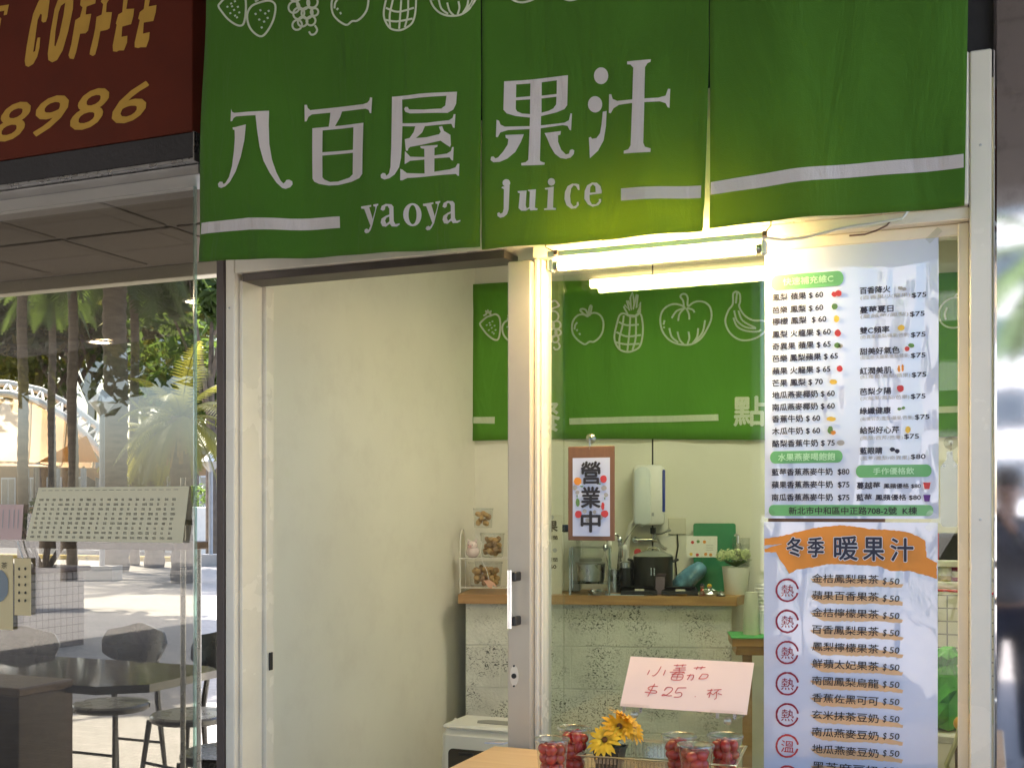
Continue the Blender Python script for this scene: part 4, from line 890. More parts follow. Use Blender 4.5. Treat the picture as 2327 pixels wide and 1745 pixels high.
# pink price card on two clear clip stands
PB = [T(1408.5, 1608.5, 3.02), None]
pb = PB[0]; YC = pb.y
pbr = W(1697, 1618, YC); zc = (pb.z + pbr.z) / 2; xl, xr = pb.x, pbr.x
lean = .10; hgt_ = .119
card = thing('price_card', 'pale pink card with red handwritten tomato price leaning on clips above the tray', 'sign', ((xl + xr) / 2, YC, zc))
nv = Vector((0, -hgt_, lean)).normalized()
q = [Vector((xl, YC, zc)), Vector((xr, YC, zc)), Vector((xr, YC + lean, zc + hgt_)), Vector((xl, YC + lean, zc + hgt_))]
mat('pink_card', (.88, .70, .66), .6, var=.02)
mobj('sheet', MB().prism(q, -nv * .0015), 'pink_card', card)
def cardmap(px, py, h):            # zoomed drawing pixels -> card
    dx = px - (592 + (708 - 592) * (1145 - py) / 540.0); b_ = (1145 - py + .034 * dx) / 540.0; a_ = dx / 1312.0
    return lerp(lerp(q[0], q[1], a_), lerp(q[3], q[2], a_), b_) + nv * h
hand = ([(915,755),(890,805)],[(1040,712),(1000,780),(960,815),(940,812)],[(1085,750),(1060,808)],[(1175,697),(1308,690)],[(1215,685),(1205,712)],[(1275,683),(1262,712)],[(1190,728),(1300,722)],[(1165,748),(1300,744)],[(1235,720),(1225,800)],[(1130,772),(1285,768)],[(1215,770),(1150,800)],[(1240,765),(1290,780)],[(1170,795),(1145,850),(1245,852),(1265,795),(1170,795)],[(1160,822),(1255,822)],[(1215,795),(1200,850)],
    [(1385,722),(1508,712)],[(1430,705),(1410,738)],[(1478,703),(1455,735)],[(1310,805),(1380,798),(1362,845),(1345,850)],[(1350,790),(1310,850)],[(1470,785),(1430,838)],[(1470,785),(1530,790),(1505,830),(1430,838)],
    [(1000,928),(930,930),(895,950),(920,970),(975,975),(985,995),(950,1000),(860,992)],[(968,900),(890,1038)],[(1065,970),(1100,935),(1150,940),(1145,970),(1090,1015),(1040,1025),(1060,1010),(1100,1025),(1145,1022)],[(1215,935),(1180,990),(1235,985),(1250,1005),(1225,1032),(1165,1035)],[(1210,938),(1298,935)],[(1382,1022),(1390,1026)],
    [(1515,955),(1572,950)],[(1560,940),(1525,1032)],[(1540,975),(1508,1000)],[(1550,985),(1572,1000)],[(1580,950),(1660,942)],[(1630,950),(1570,1000)],[(1610,970),(1600,1035),(1580,1048)],[(1620,985),(1660,998)])
for i0, i1 in ((0, 3), (3, 15), (15, 22), (22, 24), (24, 25), (25, 27), (27, 28), (28, 37)):
    g = Print(cardmap)
    for st in hand[i0:i1]: g.stroke(st, 8, smooth=len(st) > 3)
    g.make('handwriting', 'ink_red', card)

for k, px in enumerate((1440, 1652)):
    c = W(px, 1614, YC - .002); c.z = zc - .002
    cs = thing('clip_stand', ['clear acrylic clip stand under the pink card beside the sunflowers', 'clear acrylic clip stand under the pink card near the winter menu'][k], 'stand', (c.x, YC + .012, TZ + .004))
    mobj('clip_bar', MB().box(c.x - .042, c.x + .042, YC - .012, YC + .014, zc - .008, zc + .006, .002), 'acrylic', cs)
    for sx in (-.022, .022): mobj('spring', MB().box(c.x + sx - .004, c.x + sx + .004, YC - .0145, YC - .0125, zc - .012, zc + .002), 'steel', cs)
    mobj('ball_joint', MB().ball((c.x, YC + .006, zc - .02), .011, 12, 8), 'frosted', cs, smooth='all')
    mobj('stem', MB().tube([(c.x, YC + .008, zc - .028), (c.x, YC + .012, TZ + .01)], .005, 10), 'acrylic', cs, smooth=True)
    mobj('base', MB().lathe([(0, 0), (.026, 0), (.026, .004), (.008, .007), (0, .007)], c=(c.x, YC + .012, TZ + .004), seg=22), 'acrylic', cs, smooth=True)
# ============================================================ back counter
OF = .42
cf = Bk(1041, 1350, OF); ZC = cf.z
S = lambda px, off: (Bk(px, 1340, off) - B0).dot(BD)          # distance along the back wall of the place seen at column px
def at(px, off, z=None): p = B0 + BD * S(px, off) + BN * off; p.z = ZC if z is None else z; return p
def sc(px, off): return depth(at(px, off)) / FPX                # metres per pixel there
cn = thing('bar_counter', 'back counter with wooden top and speckled pale brick front', 'counter', (B0.x, B0.y, .02), BANG)
sL, sR = S(1041, OF), S(1674, OF)
loc = lambda s_, off, z: (s_, -off, z - .02)
m = MB(); m.prism([loc(sL, OF + .0, ZC - .043), loc(sR, OF, ZC - .043), loc(sR + .05, OF - .14, ZC - .043), loc(sR + .05, .002, ZC - .043), loc(sL, .002, ZC - .043)], (0, 0, .043))
mobj('worktop', m, 'counter_wood', cn, local=True)
mobj('carcass', MB().box(sL + .035, sR - .025, -OF + .045, -.01, .001, ZC - .065), 'grout_pale', cn, local=True) if False else None
mat('mortar', (.64, .63, .58), .85, var=.1)
fb = mobj('front_panel', MB().box(sL + .03, sR - .02, -OF + .04, -.01, 0, ZC - .0635), 'mortar', cn, local=True)
speckle('speckled_brick', (.66, .65, .60), (.09, .09, .085))
bwd, bh = .335, .2; zt = ZC - .066; r_ = 0
while zt > .0:
    x = sL + .031 - (bwd / 2 if r_ % 2 else 0)
    while x < sR - .02:
        a, b = max(x, sL + .031), min(x + bwd - .006, sR - .021)
        if b - a > .03:
            mobj('brick', MB().box(a, b, -OF + .037 + rnd.uniform(-.0006, .0006), -OF + .0395, max(0.001, zt - bh + .006), zt, .0025), 'speckled_brick', fb, local=True)
        x += bwd
    zt -= bh; r_ += 1

def put_at(name, label, cat, px, off, z=None, rz=None, group=None):
    return thing(name, label, cat, at(px, off, z), BANG if rz is None else rz, group)
mat('cookie', (.56, .36, .16), .8, var=.25, vscale=40, bump=.3, bscale=120); mat('cookie_b', (.42, .27, .15), .8, var=.25, vscale=40, bump=.3, bscale=120)
# --- wire rack with cookie jars
wr = put_at('wire_rack', 'white two-tier wire rack with arched ends in the corner of the counter', 'rack', 1105, .25)
mat('white_wire', (.75, .73, .68), .4)
K = sc(1105, .25); hw = .115; hd_ = .085
for sx in (-1, 1):
    pts = [(sx * hw, -hd_, 0), (sx * hw, -hd_, .19)] + [(sx * hw, -hd_ * math.cos(a_), .21 + .095 * math.sin(a_)) for a_ in [math.pi * k / 10 for k in range(11)]] + [(sx * hw, hd_, 0)]
    mobj('end_frame', MB().tube(pts, .0028, 6), 'white_wire', wr, local=True, smooth=True)
for z in (.025, .165):
    m = MB().tube([(-hw, -hd_, z), (hw, -hd_, z), (hw, hd_, z), (-hw, hd_, z), (-hw, -hd_, z)], .0025, 6)
    for k in range(9): m.tube([(lerp(-hw, hw, (k + .5) / 9), -hd_, z), (lerp(-hw, hw, (k + .5) / 9), hd_, z)], .0014, 5)
    mobj('shelf', m, 'white_wire', wr, local=True)
rk = at(1105, .25); MR = Matrix.Translation(rk) @ Matrix.Rotation(BANG, 4, 'Z')
def cookie_jar(lp, r, h, label, n):
    c = MR @ Vector(lp); j = thing('cookie_jar', label, 'jar', c, BANG, 'jars of round cookies')
    mobj('jar', MB().lathe([(0, .001), (r * .86, .001), (r * .9, .004), (r, h * .94), (r * 1.02, h)], seg=24, cap=False), 'clear_plastic', j, local=True, smooth=True)
    mobj('lid', MB().lathe([(r * 1.04, h - .006), (r * 1.05, h + .003), (0, h + .004)], seg=24, cap=False), 'acrylic', j, local=True, smooth=True)
    q = random.Random(int(r * 10000)); done = []
    for k in range(n * 40):
        rr = .0165; a_ = q.random() * 6.28; d = (r * .9 - rr) * math.sqrt(q.random()); z = .018 + q.random() * (h * .86 - .03); c_ = Vector((d * math.cos(a_), d * math.sin(a_), z))
        if all((c_ - o_).length > rr * 1.5 for o_ in done):
            done.append(c_)
            M = Matrix.Translation(c_) @ Matrix.Rotation(q.random() * 3, 4, 'X') @ Matrix.Rotation(q.random() * 3, 4, 'Y')
            mobj('cookie', MB().lathe([(0, -.0095), (.010, -.009), (.0145, -.006), (.0155, -.001), (.0145, .001), (.0155, .003), (.013, .008), (.007, .0105), (0, .011)], seg=12, M=M), 'cookie' if q.random() < .65 else 'cookie_b', j, local=True, smooth='all')
        if len(done) >= n: break
cookie_jar((-.004, 0, .0285), .082, .115, 'wide cookie jar on the lower shelf of the wire rack', 30)
cookie_jar((.028, .012, .1685), .058, .115, 'middle sized cookie jar on the upper rack shelf behind the pig figure', 20)
cookie_jar((-.018, .02, .3095), .048, .095, 'small cookie jar standing topmost of the jars', 12)
fg = thing('pig_figurine', 'small pinkish white pig figurine on the rack shelf', 'figurine', MR @ Vector((-.06, -.045, .1685)), BANG - .3)
mat('porcelain', (.75, .62, .6), .25)
mobj('body', MB().ball((0, 0, .028), (.034, .028, .03), 18, 12), 'porcelain', fg, local=True, smooth='all')
hdm = mobj('head', MB().ball((0, -.006, .058), (.028, .024, .024), 18, 12), 'porcelain', fg, local=True, smooth='all')
for sx in (-1, 1):
    mobj('ear', MB().lathe([(.008, 0), (.006, .01), (0, .018)], seg=10, M=Matrix.Translation((sx * .016, -.004, .074)) @ Matrix.Rotation(sx * .35, 4, 'Y')), 'porcelain', hdm, local=True, smooth='all')
    mobj('eye', MB().ball((sx * .01, -.027, .062), .0025, 8, 6), 'black_gloss', hdm, local=True)
mobj('snout', MB().lathe([(0, .008), (.008, .008), (.0085, 0)], seg=14, M=Matrix.Translation((0, -.028, .054)) @ Matrix.Rotation(R(90), 4, 'X')), 'ink_pinkish' if 'ink_pinkish' in MATS else mat('ink_pinkish', (.7, .42, .42), .4), hdm, local=True)
tg = thing('price_tag', 'peach paper tag on a white string before the lower cookie jar', 'tag', MR @ Vector((.035, -hd_ - .012, .03)), BANG)
mat('peach', (.72, .42, .30), .6)
mobj('tag', MB().prism([(-.035, 0, .032), (-.005, -.002, .035), (.02, -.003, .018), (.03, -.003, .0), (.012, -.003, .01), (.004, -.003, -.006), (-.012, -.003, 0)], (0, .0015, 0)), 'peach', tg, local=True)
mobj('string', MB().tube([(-.008, 0, .033), (-.02, .002, .08), (-.04, .004, .12), (-.05, .008, .165), (-.045, .012, .21), (-.07, .02, .245)], .0016, 6), 'white_wire', tg, local=True)

# --- standing fruit menu card
k = sc(1254, .36); c0 = at(1236, .36); 
mc = thing('menu_card', 'beige standing card listing fruit cups and prices behind the sliding door', 'sign', at(1245, .36), BANG)
w0 = (S(1278, .36) - S(1205, .36)); h0 = (1338 - 1158) * k
mobj('sheet', MB().box(-w0 * .55, w0 * .45, -.002, .001, .001, h0), mat('beige_card', (.6, .56, .47), .6), mc, local=True)
mp_ = lambda px, py, h: Bk(px, py, .3625 + h)
g = Print(mp_); g.text('水果', 1212, 1267, 1195, 25, bold=.9); g.text('蘋果.小蕃茄', 1205, 1267, 1221, 9, bold=.3); g.text('$50', 1232, 1252, 1234, 12, bold=.5); g.text('芭樂.小蕃茄', 1205, 1267, 1271, 9, bold=.3); g.text('蘋果 $60', 1205, 1264, 1287, 11, bold=.45)
g.make('lettering', mat('ink_brown', (.05, .03, .012), .6), mc)
g = Print(mp_); g.ellipse(1253, 1175, 6, 5, wob=.8).ellipse(1261, 1250, 5, 5, wob=.6).ellipse(1238, 1250, 4, 6, wob=.6); g.make('fruit_print', 'ink_grey', mc)
g = Print(mp_); g.ellipse(1249, 1254, 4.5, 4.5, wob=.5); g.make('fruit_print', 'ink_darkred', mc)

# --- clear dispenser stand with steel tub
st = put_at('acrylic_stand', 'clear acrylic rack beside the menu card', 'rack', 1342, .3)
k = sc(1342, .3); hx, hy, hz = 44 * k, .1, 105 * k
for sx in (-1, 1):
    for sy in (-1, 1): mobj('post', MB().box(sx * hx - .004, sx * hx + .004, sy * hy - .004, sy * hy + .004, .001, hz), 'acrylic_edge' if 'acrylic_edge' in MATS else glass('acrylic_edge', (.45, .55, .5), 1.5, .05, boost=.1), st, local=True)
for z in (.052, hz): mobj('shelf', MB().box(-hx + .004, hx - .004, -hy, hy, z, z + .003), 'acrylic_edge', st, local=True)
stb = put_at('steel_tub', 'brushed steel tub with grey lid on the acrylic rack', 'tub', 1342, .3, ZC + .0555)
mobj('tub', MB().lathe([(0, 0), (28 * k, 0), (31 * k, .006), (33 * k, .085), (34.5 * k, .088)], seg=26), 'steel', stb, local=True, smooth=True)
mobj('lid', MB().lathe([(34 * k, .088), (34 * k, .094), (26 * k, .097), (26 * k, .112), (0, .114)], seg=26), mat('grey_lid', (.25, .25, .24), .4), stb, local=True, smooth=True)
lb = put_at('blender_jar', 'tall clear blender jug standing on the grey lidded tub', 'jug', 1342, .3, ZC + .17)
mobj('jug', MB().lathe([(0, 0), (26 * k, 0), (30 * k, .01), (36 * k, .12), (36 * k, .15)], seg=8, cap=False), 'clear_plastic', lb, local=True)
mobj('cap', MB().lathe([(37 * k, .15), (37 * k, .16), (20 * k, .168), (18 * k, .185), (0, .187)], seg=16), 'black_plastic', lb, local=True)
ft = put_at('filter_tap', 'tall chrome gooseneck tap behind the open sign', 'tap', 1409, .1)
mobj('spout', MB().tube([(0, 0, .0), (0, 0, .245)] + [(-.03 + .03 * math.cos(a_), -.01 * math.sin(a_), .245 + .035 * math.sin(a_)) for a_ in [math.pi * t / 10 for t in range(1, 11)]] + [(-.062, -.004, .2)], .0058, 10), 'chrome', ft, local=True, smooth=True)
mobj('base', MB().lathe([(.018, 0), (.018, .012), (.008, .02), (.008, .03)], seg=18), 'chrome', ft, local=True, smooth=True)

# --- water heater on the wall
p = Bk(1474, 1125, .1); wh = thing('water_heater', 'white capsule shaped water heater with blue strip on the back wall', 'water heater', Bk(1474, 1193, .06), BANG)
k = depth(p) / FPX; W0, H0 = 72 * k, 137 * k
def capsule(w_, h_, rt, n=8):
    pts = []
    for cx, cz, a0 in ((w_ / 2 - rt, h_ - rt, 0), (-w_ / 2 + rt, h_ - rt, 90), (-w_ / 2 + rt, rt * .6, 180), (w_ / 2 - rt, rt * .6, 270)):
        for i in range(n + 1): a_ = R(a0 + 90 * i / n); pts.append((cx + rt * math.cos(a_), 0, cz + rt * (1 if a0 < 180 else .6) * math.sin(a_)))
    return pts
def loft(outl, ys):
    m = MB(); n = len(outl); cx = sum(p[0] for p in outl) / n; cz = sum(p[2] for p in outl) / n
    for y, s_ in ys:
        for p in outl: m.v.append((cx + (p[0] - cx) * s_, y, cz + (p[2] - cz) * s_))
    for a_ in range(len(ys) - 1):
        for i in range(n): j = (i + 1) % n; m.f.append((a_ * n + i, a_ * n + j, (a_ + 1) * n + j, (a_ + 1) * n + i))
    m.f.append(tuple(range(n))[::-1]); m.f.append(tuple((len(ys) - 1) * n + i for i in range(n))); return m
mobj('body', loft(capsule(W0, H0, .03), [(.06, 1), (-.05, 1), (-.058, .985), (-.062, .95)]), 'white_plastic', wh, local=True, smooth=True)
mobj('front_cover', loft([(x - W0 * .2, y, z) for x, y, z in capsule(W0 * .52, H0 * .97, .035)], [(-.0622, 1), (-.07, .98), (-.073, .93)]), mat('cool_white', (.62, .66, .66), .3), wh, local=True, smooth=True)
mobj('blue_strip', loft([(x + W0 * .47, y, z + H0 * .22) for x, y, z in capsule(.014, H0 * .7, .0068, 4)], [(-.03, 1), (-.066, 1), (-.068, .9)]), mat('blue_strip', (.015, .04, .28), .3), wh, local=True, smooth=True)
mobj('badge', MB().box(.014, .026, -.0635, -.0621, .045, .062), 'ink_grey', wh, local=True)
# tap under the heater
p = Bk(1466, 1226, .05); k = depth(p) / FPX
wt = thing('wall_tap', 'chrome wall tap with lever and short spout under the water heater', 'tap', p, BANG)
mobj('body', MB().tube([(-25 * k, 0, 0), (20 * k, -.0, 0)], .011, 12).tube([(20 * k, 0, .0), (20 * k, -.005, .03)], .013, 12).tube([(-22 * k, .05, 0), (-22 * k, -.002, 0)], .014, 12), 'chrome', wt, local=True, smooth=True)
mobj('spout', MB().tube([(18 * k, -.004, 0), (30 * k, -.02, -.006), (34 * k, -.03, -.025), (42 * k, -.045, -.04), (48 * k, -.05, -.044)], .008, 10), 'chrome', wt, local=True, smooth=True)
mobj('lever', MB().tube([(20 * k, -.006, .028), (38 * k, -.02, .03), (52 * k, -.03, .045), (58 * k, -.032, .052)], [.006, .005, .006, .007], 8), 'chrome', wt, local=True, smooth=True)
mobj('stem', MB().tube([(18 * k, 0, .03), (18 * k, 0, .06)], .014, 12), 'black_plastic', wt, local=True, smooth=True)
hs_ = Bk(1430, 1190, .06)
pts = [Bk(a_, b_, .07) for a_, b_ in ((1452, 1184), (1442, 1183), (1434, 1192), (1428, 1215), (1424, 1245), (1424, 1275))] + [at(1424, .07)]
tag(mobj('white_hose', MB().tube(pts, .013, 10), 'white_plastic', smooth=True), 'white flexible hose running down the wall left of the heater', 'hose')
pts = [Bk(a_, b_, .16) for a_, b_ in ((1460, 1196), (1454, 1190), (1447, 1192), (1432, 1212), (1415, 1238), (1413, 1250), (1413, 1268))]
dp = thing('soap_pump', 'slim chrome spout tap bent beside the wall tap', 'tap', at(1413, .16), BANG)
mobj('spout', MB().tube(pts, .0042, 8), 'chrome', dp, smooth=True)
b_ = Bk(1413, 1268, .16); b_.z = ZC
mobj('base', MB().lathe([(.02, 0), (.02, .05), (.016, .065), (.008, .075), (.006, .155)], seg=16), 'grey_alu', dp, local=True, smooth=True)

# --- pots, scales, board, cards, vase
k = sc(1484, .24)
pt_ = put_at('cooking_pot', 'large dark pot with domed glass lid on the counter', 'pot', 1484, .24)
r0 = 45 * k; H1 = 82 * k
mobj('pot', MB().lathe([(0, 0), (r0 * .94, 0), (r0 * .97, .006), (r0, H1), (r0 * 1.03, H1 + .004), (r0 * .98, H1 + .003), (r0 * .94, H1 - .02)], seg=36, cap=False), mat('pot_metal', (.09, .09, .085), .3, metal=.6), pt_, local=True, smooth=True)
ld = mobj('lid', MB().lathe([(r0 * 1.0, H1 + .004), (r0 * .9, H1 + .014), (r0 * .5, H1 + .028), (0, H1 + .033)], seg=36), mat('lid_glass', (.30, .31, .28), .12, metal=.3), pt_, local=True, smooth=True)
mobj('knob', MB().tube([(-.03, 0, H1 + .03), (-.02, 0, H1 + .045), (.02, 0, H1 + .045), (.03, 0, H1 + .03)], .006, 8), 'chrome', ld, local=True, smooth=True)
for sx in (-1, 1): mobj('handle', MB().tube([(sx * r0, -.03, H1 - .02), (sx * (r0 + .022), -.02, H1 - .012), (sx * (r0 + .022), .02, H1 - .012), (sx * r0, .03, H1 - .02)], .006, 8), 'black_plastic', pt_, local=True, smooth=True)
for sx in (-.012, .002): mobj('emblem', MB().box(sx, sx + .005, -r0 * 1.0 - .003, -r0 * .985, H1 * .52, H1 * .72), 'steel', pt_, local=True)
bj = put_at('black_canister', 'black canister with steel lid beside the large pot', 'canister', 1423, .26); k2 = sc(1423, .26)
mobj('can', MB().lathe([(0, 0), (15 * k2, 0), (15.5 * k2, .005), (15.5 * k2, 60 * k2)], seg=24), 'black_gloss', bj, local=True, smooth=True)
mobj('lid', MB().lathe([(16.2 * k2, 58 * k2), (16.2 * k2, 70 * k2), (12 * k2, 72 * k2), (0, 72 * k2)], seg=24), 'steel', bj, local=True, smooth=True)
for px, lab in ((1452, 'flat black kitchen scale before the black canister'), (1544, 'flat black kitchen scale before the blue bag')):
    s_ = put_at('kitchen_scale', lab, 'scale', px, .335, group='black kitchen scales'); k = sc(px, .335); hw = 41 * k
    m = MB(); m.add([(-hw, -.055, .001), (hw, -.055, .001), (hw, .06, .001), (-hw, .06, .001), (-hw, -.055, .02), (hw, -.055, .02), (hw * .92, .06, .034), (-hw * .92, .06, .034)], [(0, 3, 2, 1), (4, 5, 6, 7), (0, 1, 5, 4), (1, 2, 6, 5), (2, 3, 7, 6), (3, 0, 4, 7)])
    mobj('body', m, 'black_plastic', s_, local=True)
    mobj('platform', MB().box(-hw * .85, hw * .85, -.02, .055, .033, .04, .003), 'black_gloss', s_, local=True)
    mobj('display', MB().box(-.02, .025, -.05, -.033, .0205, .0285), 'beige_card', s_, local=True)
pk = at(1549, .4); dsh = put_at('metal_dish', 'tiny polished metal dish at the front of the counter', 'dish', 1549, .39)
mobj('dish', MB().lathe([(0, 0), (.018, 0), (.03, .008), (.031, .009), (.018, .003), (0, .003)], seg=24), 'chrome', dsh, local=True, smooth=True)
sh_ = put_at('paper_sheet', 'pale blue paper sheet lying under the scales', 'paper', 1395, .36); mobj('sheet', MB().box(-.12, .14, -.05, .05, .0005, .0015), mat('blue_paper', (.5, .58, .66), .5), sh_, local=True)
# green board leaning at the wall
gbz = Bk(1625, 1187, .03).z - ZC; k = sc(1625, .1)
gb_ = put_at('cutting_board', 'green cutting board leaning on the back wall', 'board', 1625, .09)
hw = 48 * k
mobj('board', loft(capsule(hw * 2, gbz, .012), [(.004, 1), (-.004, 1)]), mat('board_green', (.012, .19, .075), .45, var=.1), gb_, local=True); gb_.rotation_euler = (R(-9), 0, BANG)
pl = thing('wall_plate', 'blank cream switch plate on the back wall', 'switch plate', Bk(1539, 1214, .002), BANG); k = depth(Bk(1539, 1195)) / FPX
mobj('plate', MB().box(-20 * k, 20 * k, -.008, 0, 0, 38 * k, .003), mat('cream', (.6, .57, .46), .5), pl, local=True)
# white card with vegetable prints on a clear stand
cdp = Bk(1595, 1266, .2); k = depth(cdp) / FPX
vc = thing('recipe_card', 'white card with small fruit prints before the green board', 'sign', Bk(1595, 1345, .2), BANG + .12); vc.location.z = ZC
zb_ = cdp.z - ZC
mobj('card', MB().box(-35 * k, 35 * k, -.001, .001, zb_, zb_ + 48 * k), 'white_plastic', vc, local=True)
mobj('stem', MB().tube([(0, .004, .0), (0, .004, zb_ + .02)], .004, 8), 'acrylic', vc, local=True); mobj('foot', MB().lathe([(.03, 0), (.03, .004), (0, .005)], seg=18), 'acrylic', vc, local=True)
for ink, pts in (('ink_red', [(-.045, .072), (-.022, .012)]), ('ink_leaf', [(-.018, .076)]), ('ink_yellow', [(-.052, .015)]), ('ink_orange', [(.018, .015), (.012, .074), (.042, .012)])):
    m = MB()
    for x, z in pts: m.lathe([(.008, 0), (0, .0003)], seg=12, M=Matrix.Translation((x, -.0012, zb_ + z)) @ Matrix.Rotation(R(90), 4, 'X'))
    mobj('fruit_print', m, ink, vc, local=True)
m = MB()
for i in range(4): m.box(.02, .055, -.0014, -.0011, zb_ + .034 + i * .008, zb_ + .036 + i * .008)
mobj('text_lines', m, 'ink_grey', vc, local=True)
# blue bag
bb = put_at('blue_bag', 'slumped blue and clear plastic bag against the green board', 'bag', 1568, .17); k = sc(1568, .17)
m = MB(); n = 20; rr = random.Random(3); M_ = Matrix.Translation((-.02, 0, .058)) @ Matrix.Rotation(R(50), 4, 'Y')
prof = [(-.068, .02), (-.055, .045), (-.02, .056), (.03, .056), (.07, .052), (.1, .045), (.115, .025)]
for z, r0 in prof:
    for i in range(n): t = 2 * math.pi * i / n; q = rr.uniform(.88, 1.1); m.v.append(tuple(M_ @ Vector((r0 * q * math.cos(t) * .8, r0 * q * math.sin(t), z + rr.uniform(-.004, .004)))))
for j in range(len(prof) - 1):
    for i in range(n): q = (i + 1) % n; m.f.append((j * n + i, j * n + q, (j + 1) * n + q, (j + 1) * n + i))
m.f.append(tuple(range(n))[::-1]); m.f.append(tuple((len(prof) - 1) * n + i for i in range(n)))
mobj('bag', m, mat('bag_blue', (.13, .3, .42), .25, var=.6, vscale=18, bump=.6, bscale=30), bb, local=True, smooth='all')
# white tapered vase, flowers, cup stack behind
k = sc(1672, .27); vs_ = put_at('white_vase', 'white tapered vase with green white flowers at the counter end', 'vase', 1672, .27)
mobj('vase', MB().lathe([(0, 0), (24 * k, 0), (25 * k, .004), (31 * k, 62 * k), (32 * k, 63 * k), (30 * k, 62 * k), (28 * k, 50 * k)], seg=30, cap=False), 'white_plastic', vs_, local=True, smooth=True)
m = MB(); rr = random.Random(5)
for q in range(4):
    cx, cy, cz = (-32 + q * 17) * k, rr.uniform(-.02, .0), (84 + rr.uniform(-6, 8)) * k
    for i in range(150):
        d = Vector((rr.gauss(0, 1), rr.gauss(0, 1), rr.gauss(0, 1))).normalized(); c = Vector((cx, cy, cz)) + d * .026 * rr.uniform(.7, 1); s_ = d.orthogonal().normalized() * .005; t = d.cross(s_).normalized() * .004
        m.add([c - s_, c + t + d * .003, c + s_ + d * .006, c - t + d * .003], [(0, 1, 2, 3)])
mobj('flowers', m, mat('flower_pale', (.55, .62, .32), .7, var=.35, vscale=40), vs_, local=True)
m = MB()
for i in range(26):
    a_ = i * 2.4; d = Vector((math.cos(a_), math.sin(a_) * .6, .45)); c = Vector((0, 0, 62 * k)); L = rr.uniform(.05, .09); s_ = d.cross(UP).normalized() * .01
    m.add([c, c + d * L * .6 + s_, c + d * L, c + d * L * .6 - s_], [(0, 1, 2, 3)])
mobj('leaves', m, 'leaf_mid', vs_, local=True)
cst = put_at('clear_cup_stack', 'stack of clear plastic cups behind the white vase', 'cups', 1684, .12); k = sc(1684, .12)
for i in range(6): mobj('cup', MB().lathe([(16 * k, 0), (20.5 * k, .1), (21.5 * k, .102)], c=(0, 0, .001 + i * .032), seg=22, cap=False), 'clear_plastic', cst, local=True, smooth=True)
# more things crowding the counter
ft_ = put_at('foil_tray', 'crinkled foil tray of ice under the acrylic rack front', 'tray', 1358, .39); k = sc(1358, .39); m = MB(); rr = random.Random(8)
m.lathe([(0, .001), (.035, .001), (.045, .018), (.05, .019)], seg=18, cap=False); mobj('tray', m, 'steel', ft_, local=True)
for q in range(12): mobj('ice_cube', MB().box(-.007, .007, -.007, .007, -.007, .007, .002, M=Matrix.Translation((rr.uniform(-.03, .03), rr.uniform(-.025, .025), .012 + rr.uniform(0, .008))) @ Matrix.Rotation(rr.random() * 3, 4, 'Z') @ Matrix.Rotation(rr.random(), 4, 'X')), 'frosted', ft_, local=True)
bxp = put_at('purple_box', 'small dull purple carton standing between the two scales', 'box', 1500, .33); mobj('carton', MB().box(-.022, .022, -.018, .018, .001, .085, .002), mat('dull_purple', (.16, .12, .16), .6, var=.15), bxp, local=True); mobj('flap', MB().prism([(-.022, -.018, .0855), (.022, -.018, .0855), (.03, -.03, .1), (-.014, -.03, .1)], (0, 0, .001)), 'dull_purple', bxp, local=True)
pbt = put_at('pump_bottle', 'clear pump bottle with steel nozzle behind the flowers', 'bottle', 1678, .2); mobj('bottle', MB().lathe([(0, 0), (.028, 0), (.03, .006), (.03, .2), (.012, .225), (.012, .24)], seg=22), 'frosted', pbt, local=True, smooth=True); mobj('nozzle', MB().tube([(0, 0, .24), (0, 0, .275), (-.012, -.02, .282), (-.02, -.035, .276)], .005, 8), 'chrome', pbt, local=True, smooth=True)
uh = put_at('utensil_pot', 'steel pot of spoons and whisk by the black canister', 'utensils', 1397, .2); mobj('pot', MB().lathe([(0, 0), (.034, 0), (.036, .11), (.038, .112)], seg=22), 'steel', uh, local=True, smooth=True)
for q in range(6): a_ = q * 1.05; mobj('spoon', MB().tube([(.015 * math.cos(a_), .015 * math.sin(a_), .02), (.045 * math.cos(a_), .04 * math.sin(a_), .2 + .02 * (q % 3))], .003, 6).ball((.048 * math.cos(a_), .043 * math.sin(a_), .215 + .02 * (q % 3)), (.012, .008, .018), 8, 6), 'chrome' if q % 2 else 'white_plastic', uh, local=True, smooth=True)
bl = put_at('blue_lid_box', 'white storage box with dark blue lid behind the fruit menu card', 'box', 1288, .12); kb = sc(1288, .12); mobj('box', MB().box(-.07, .07, -.06, .06, .001, .29, .004), 'white_plastic', bl, local=True); mobj('lid', MB().box(-.074, .074, -.064, .064, .2905, .325, .006), mat('dark_blue', (.012, .025, .07), .4), bl, local=True)
cbg = put_at('clear_bag', 'crumpled clear plastic bag at the counter front before the vase', 'bag', 1612, .41); m = MB(); n = 14
for z, r0 in ((.001, .03), (.01, .045), (.02, .03), (.028, .012)):
    for i in range(n): t = 2 * math.pi * i / n; q = rr.uniform(.7, 1.25); m.v.append((r0 * 1.3 * q * math.cos(t), r0 * .5 * q * math.sin(t), z + rr.uniform(0, .008)))
for j in range(3):
    for i in range(n): q = (i + 1) % n; m.f.append((j * n + i, j * n + q, (j + 1) * n + q, (j + 1) * n + i))
m.f.append(tuple(3 * n + i for i in range(n))); mobj('bag', m, 'frosted', cbg, local=True)
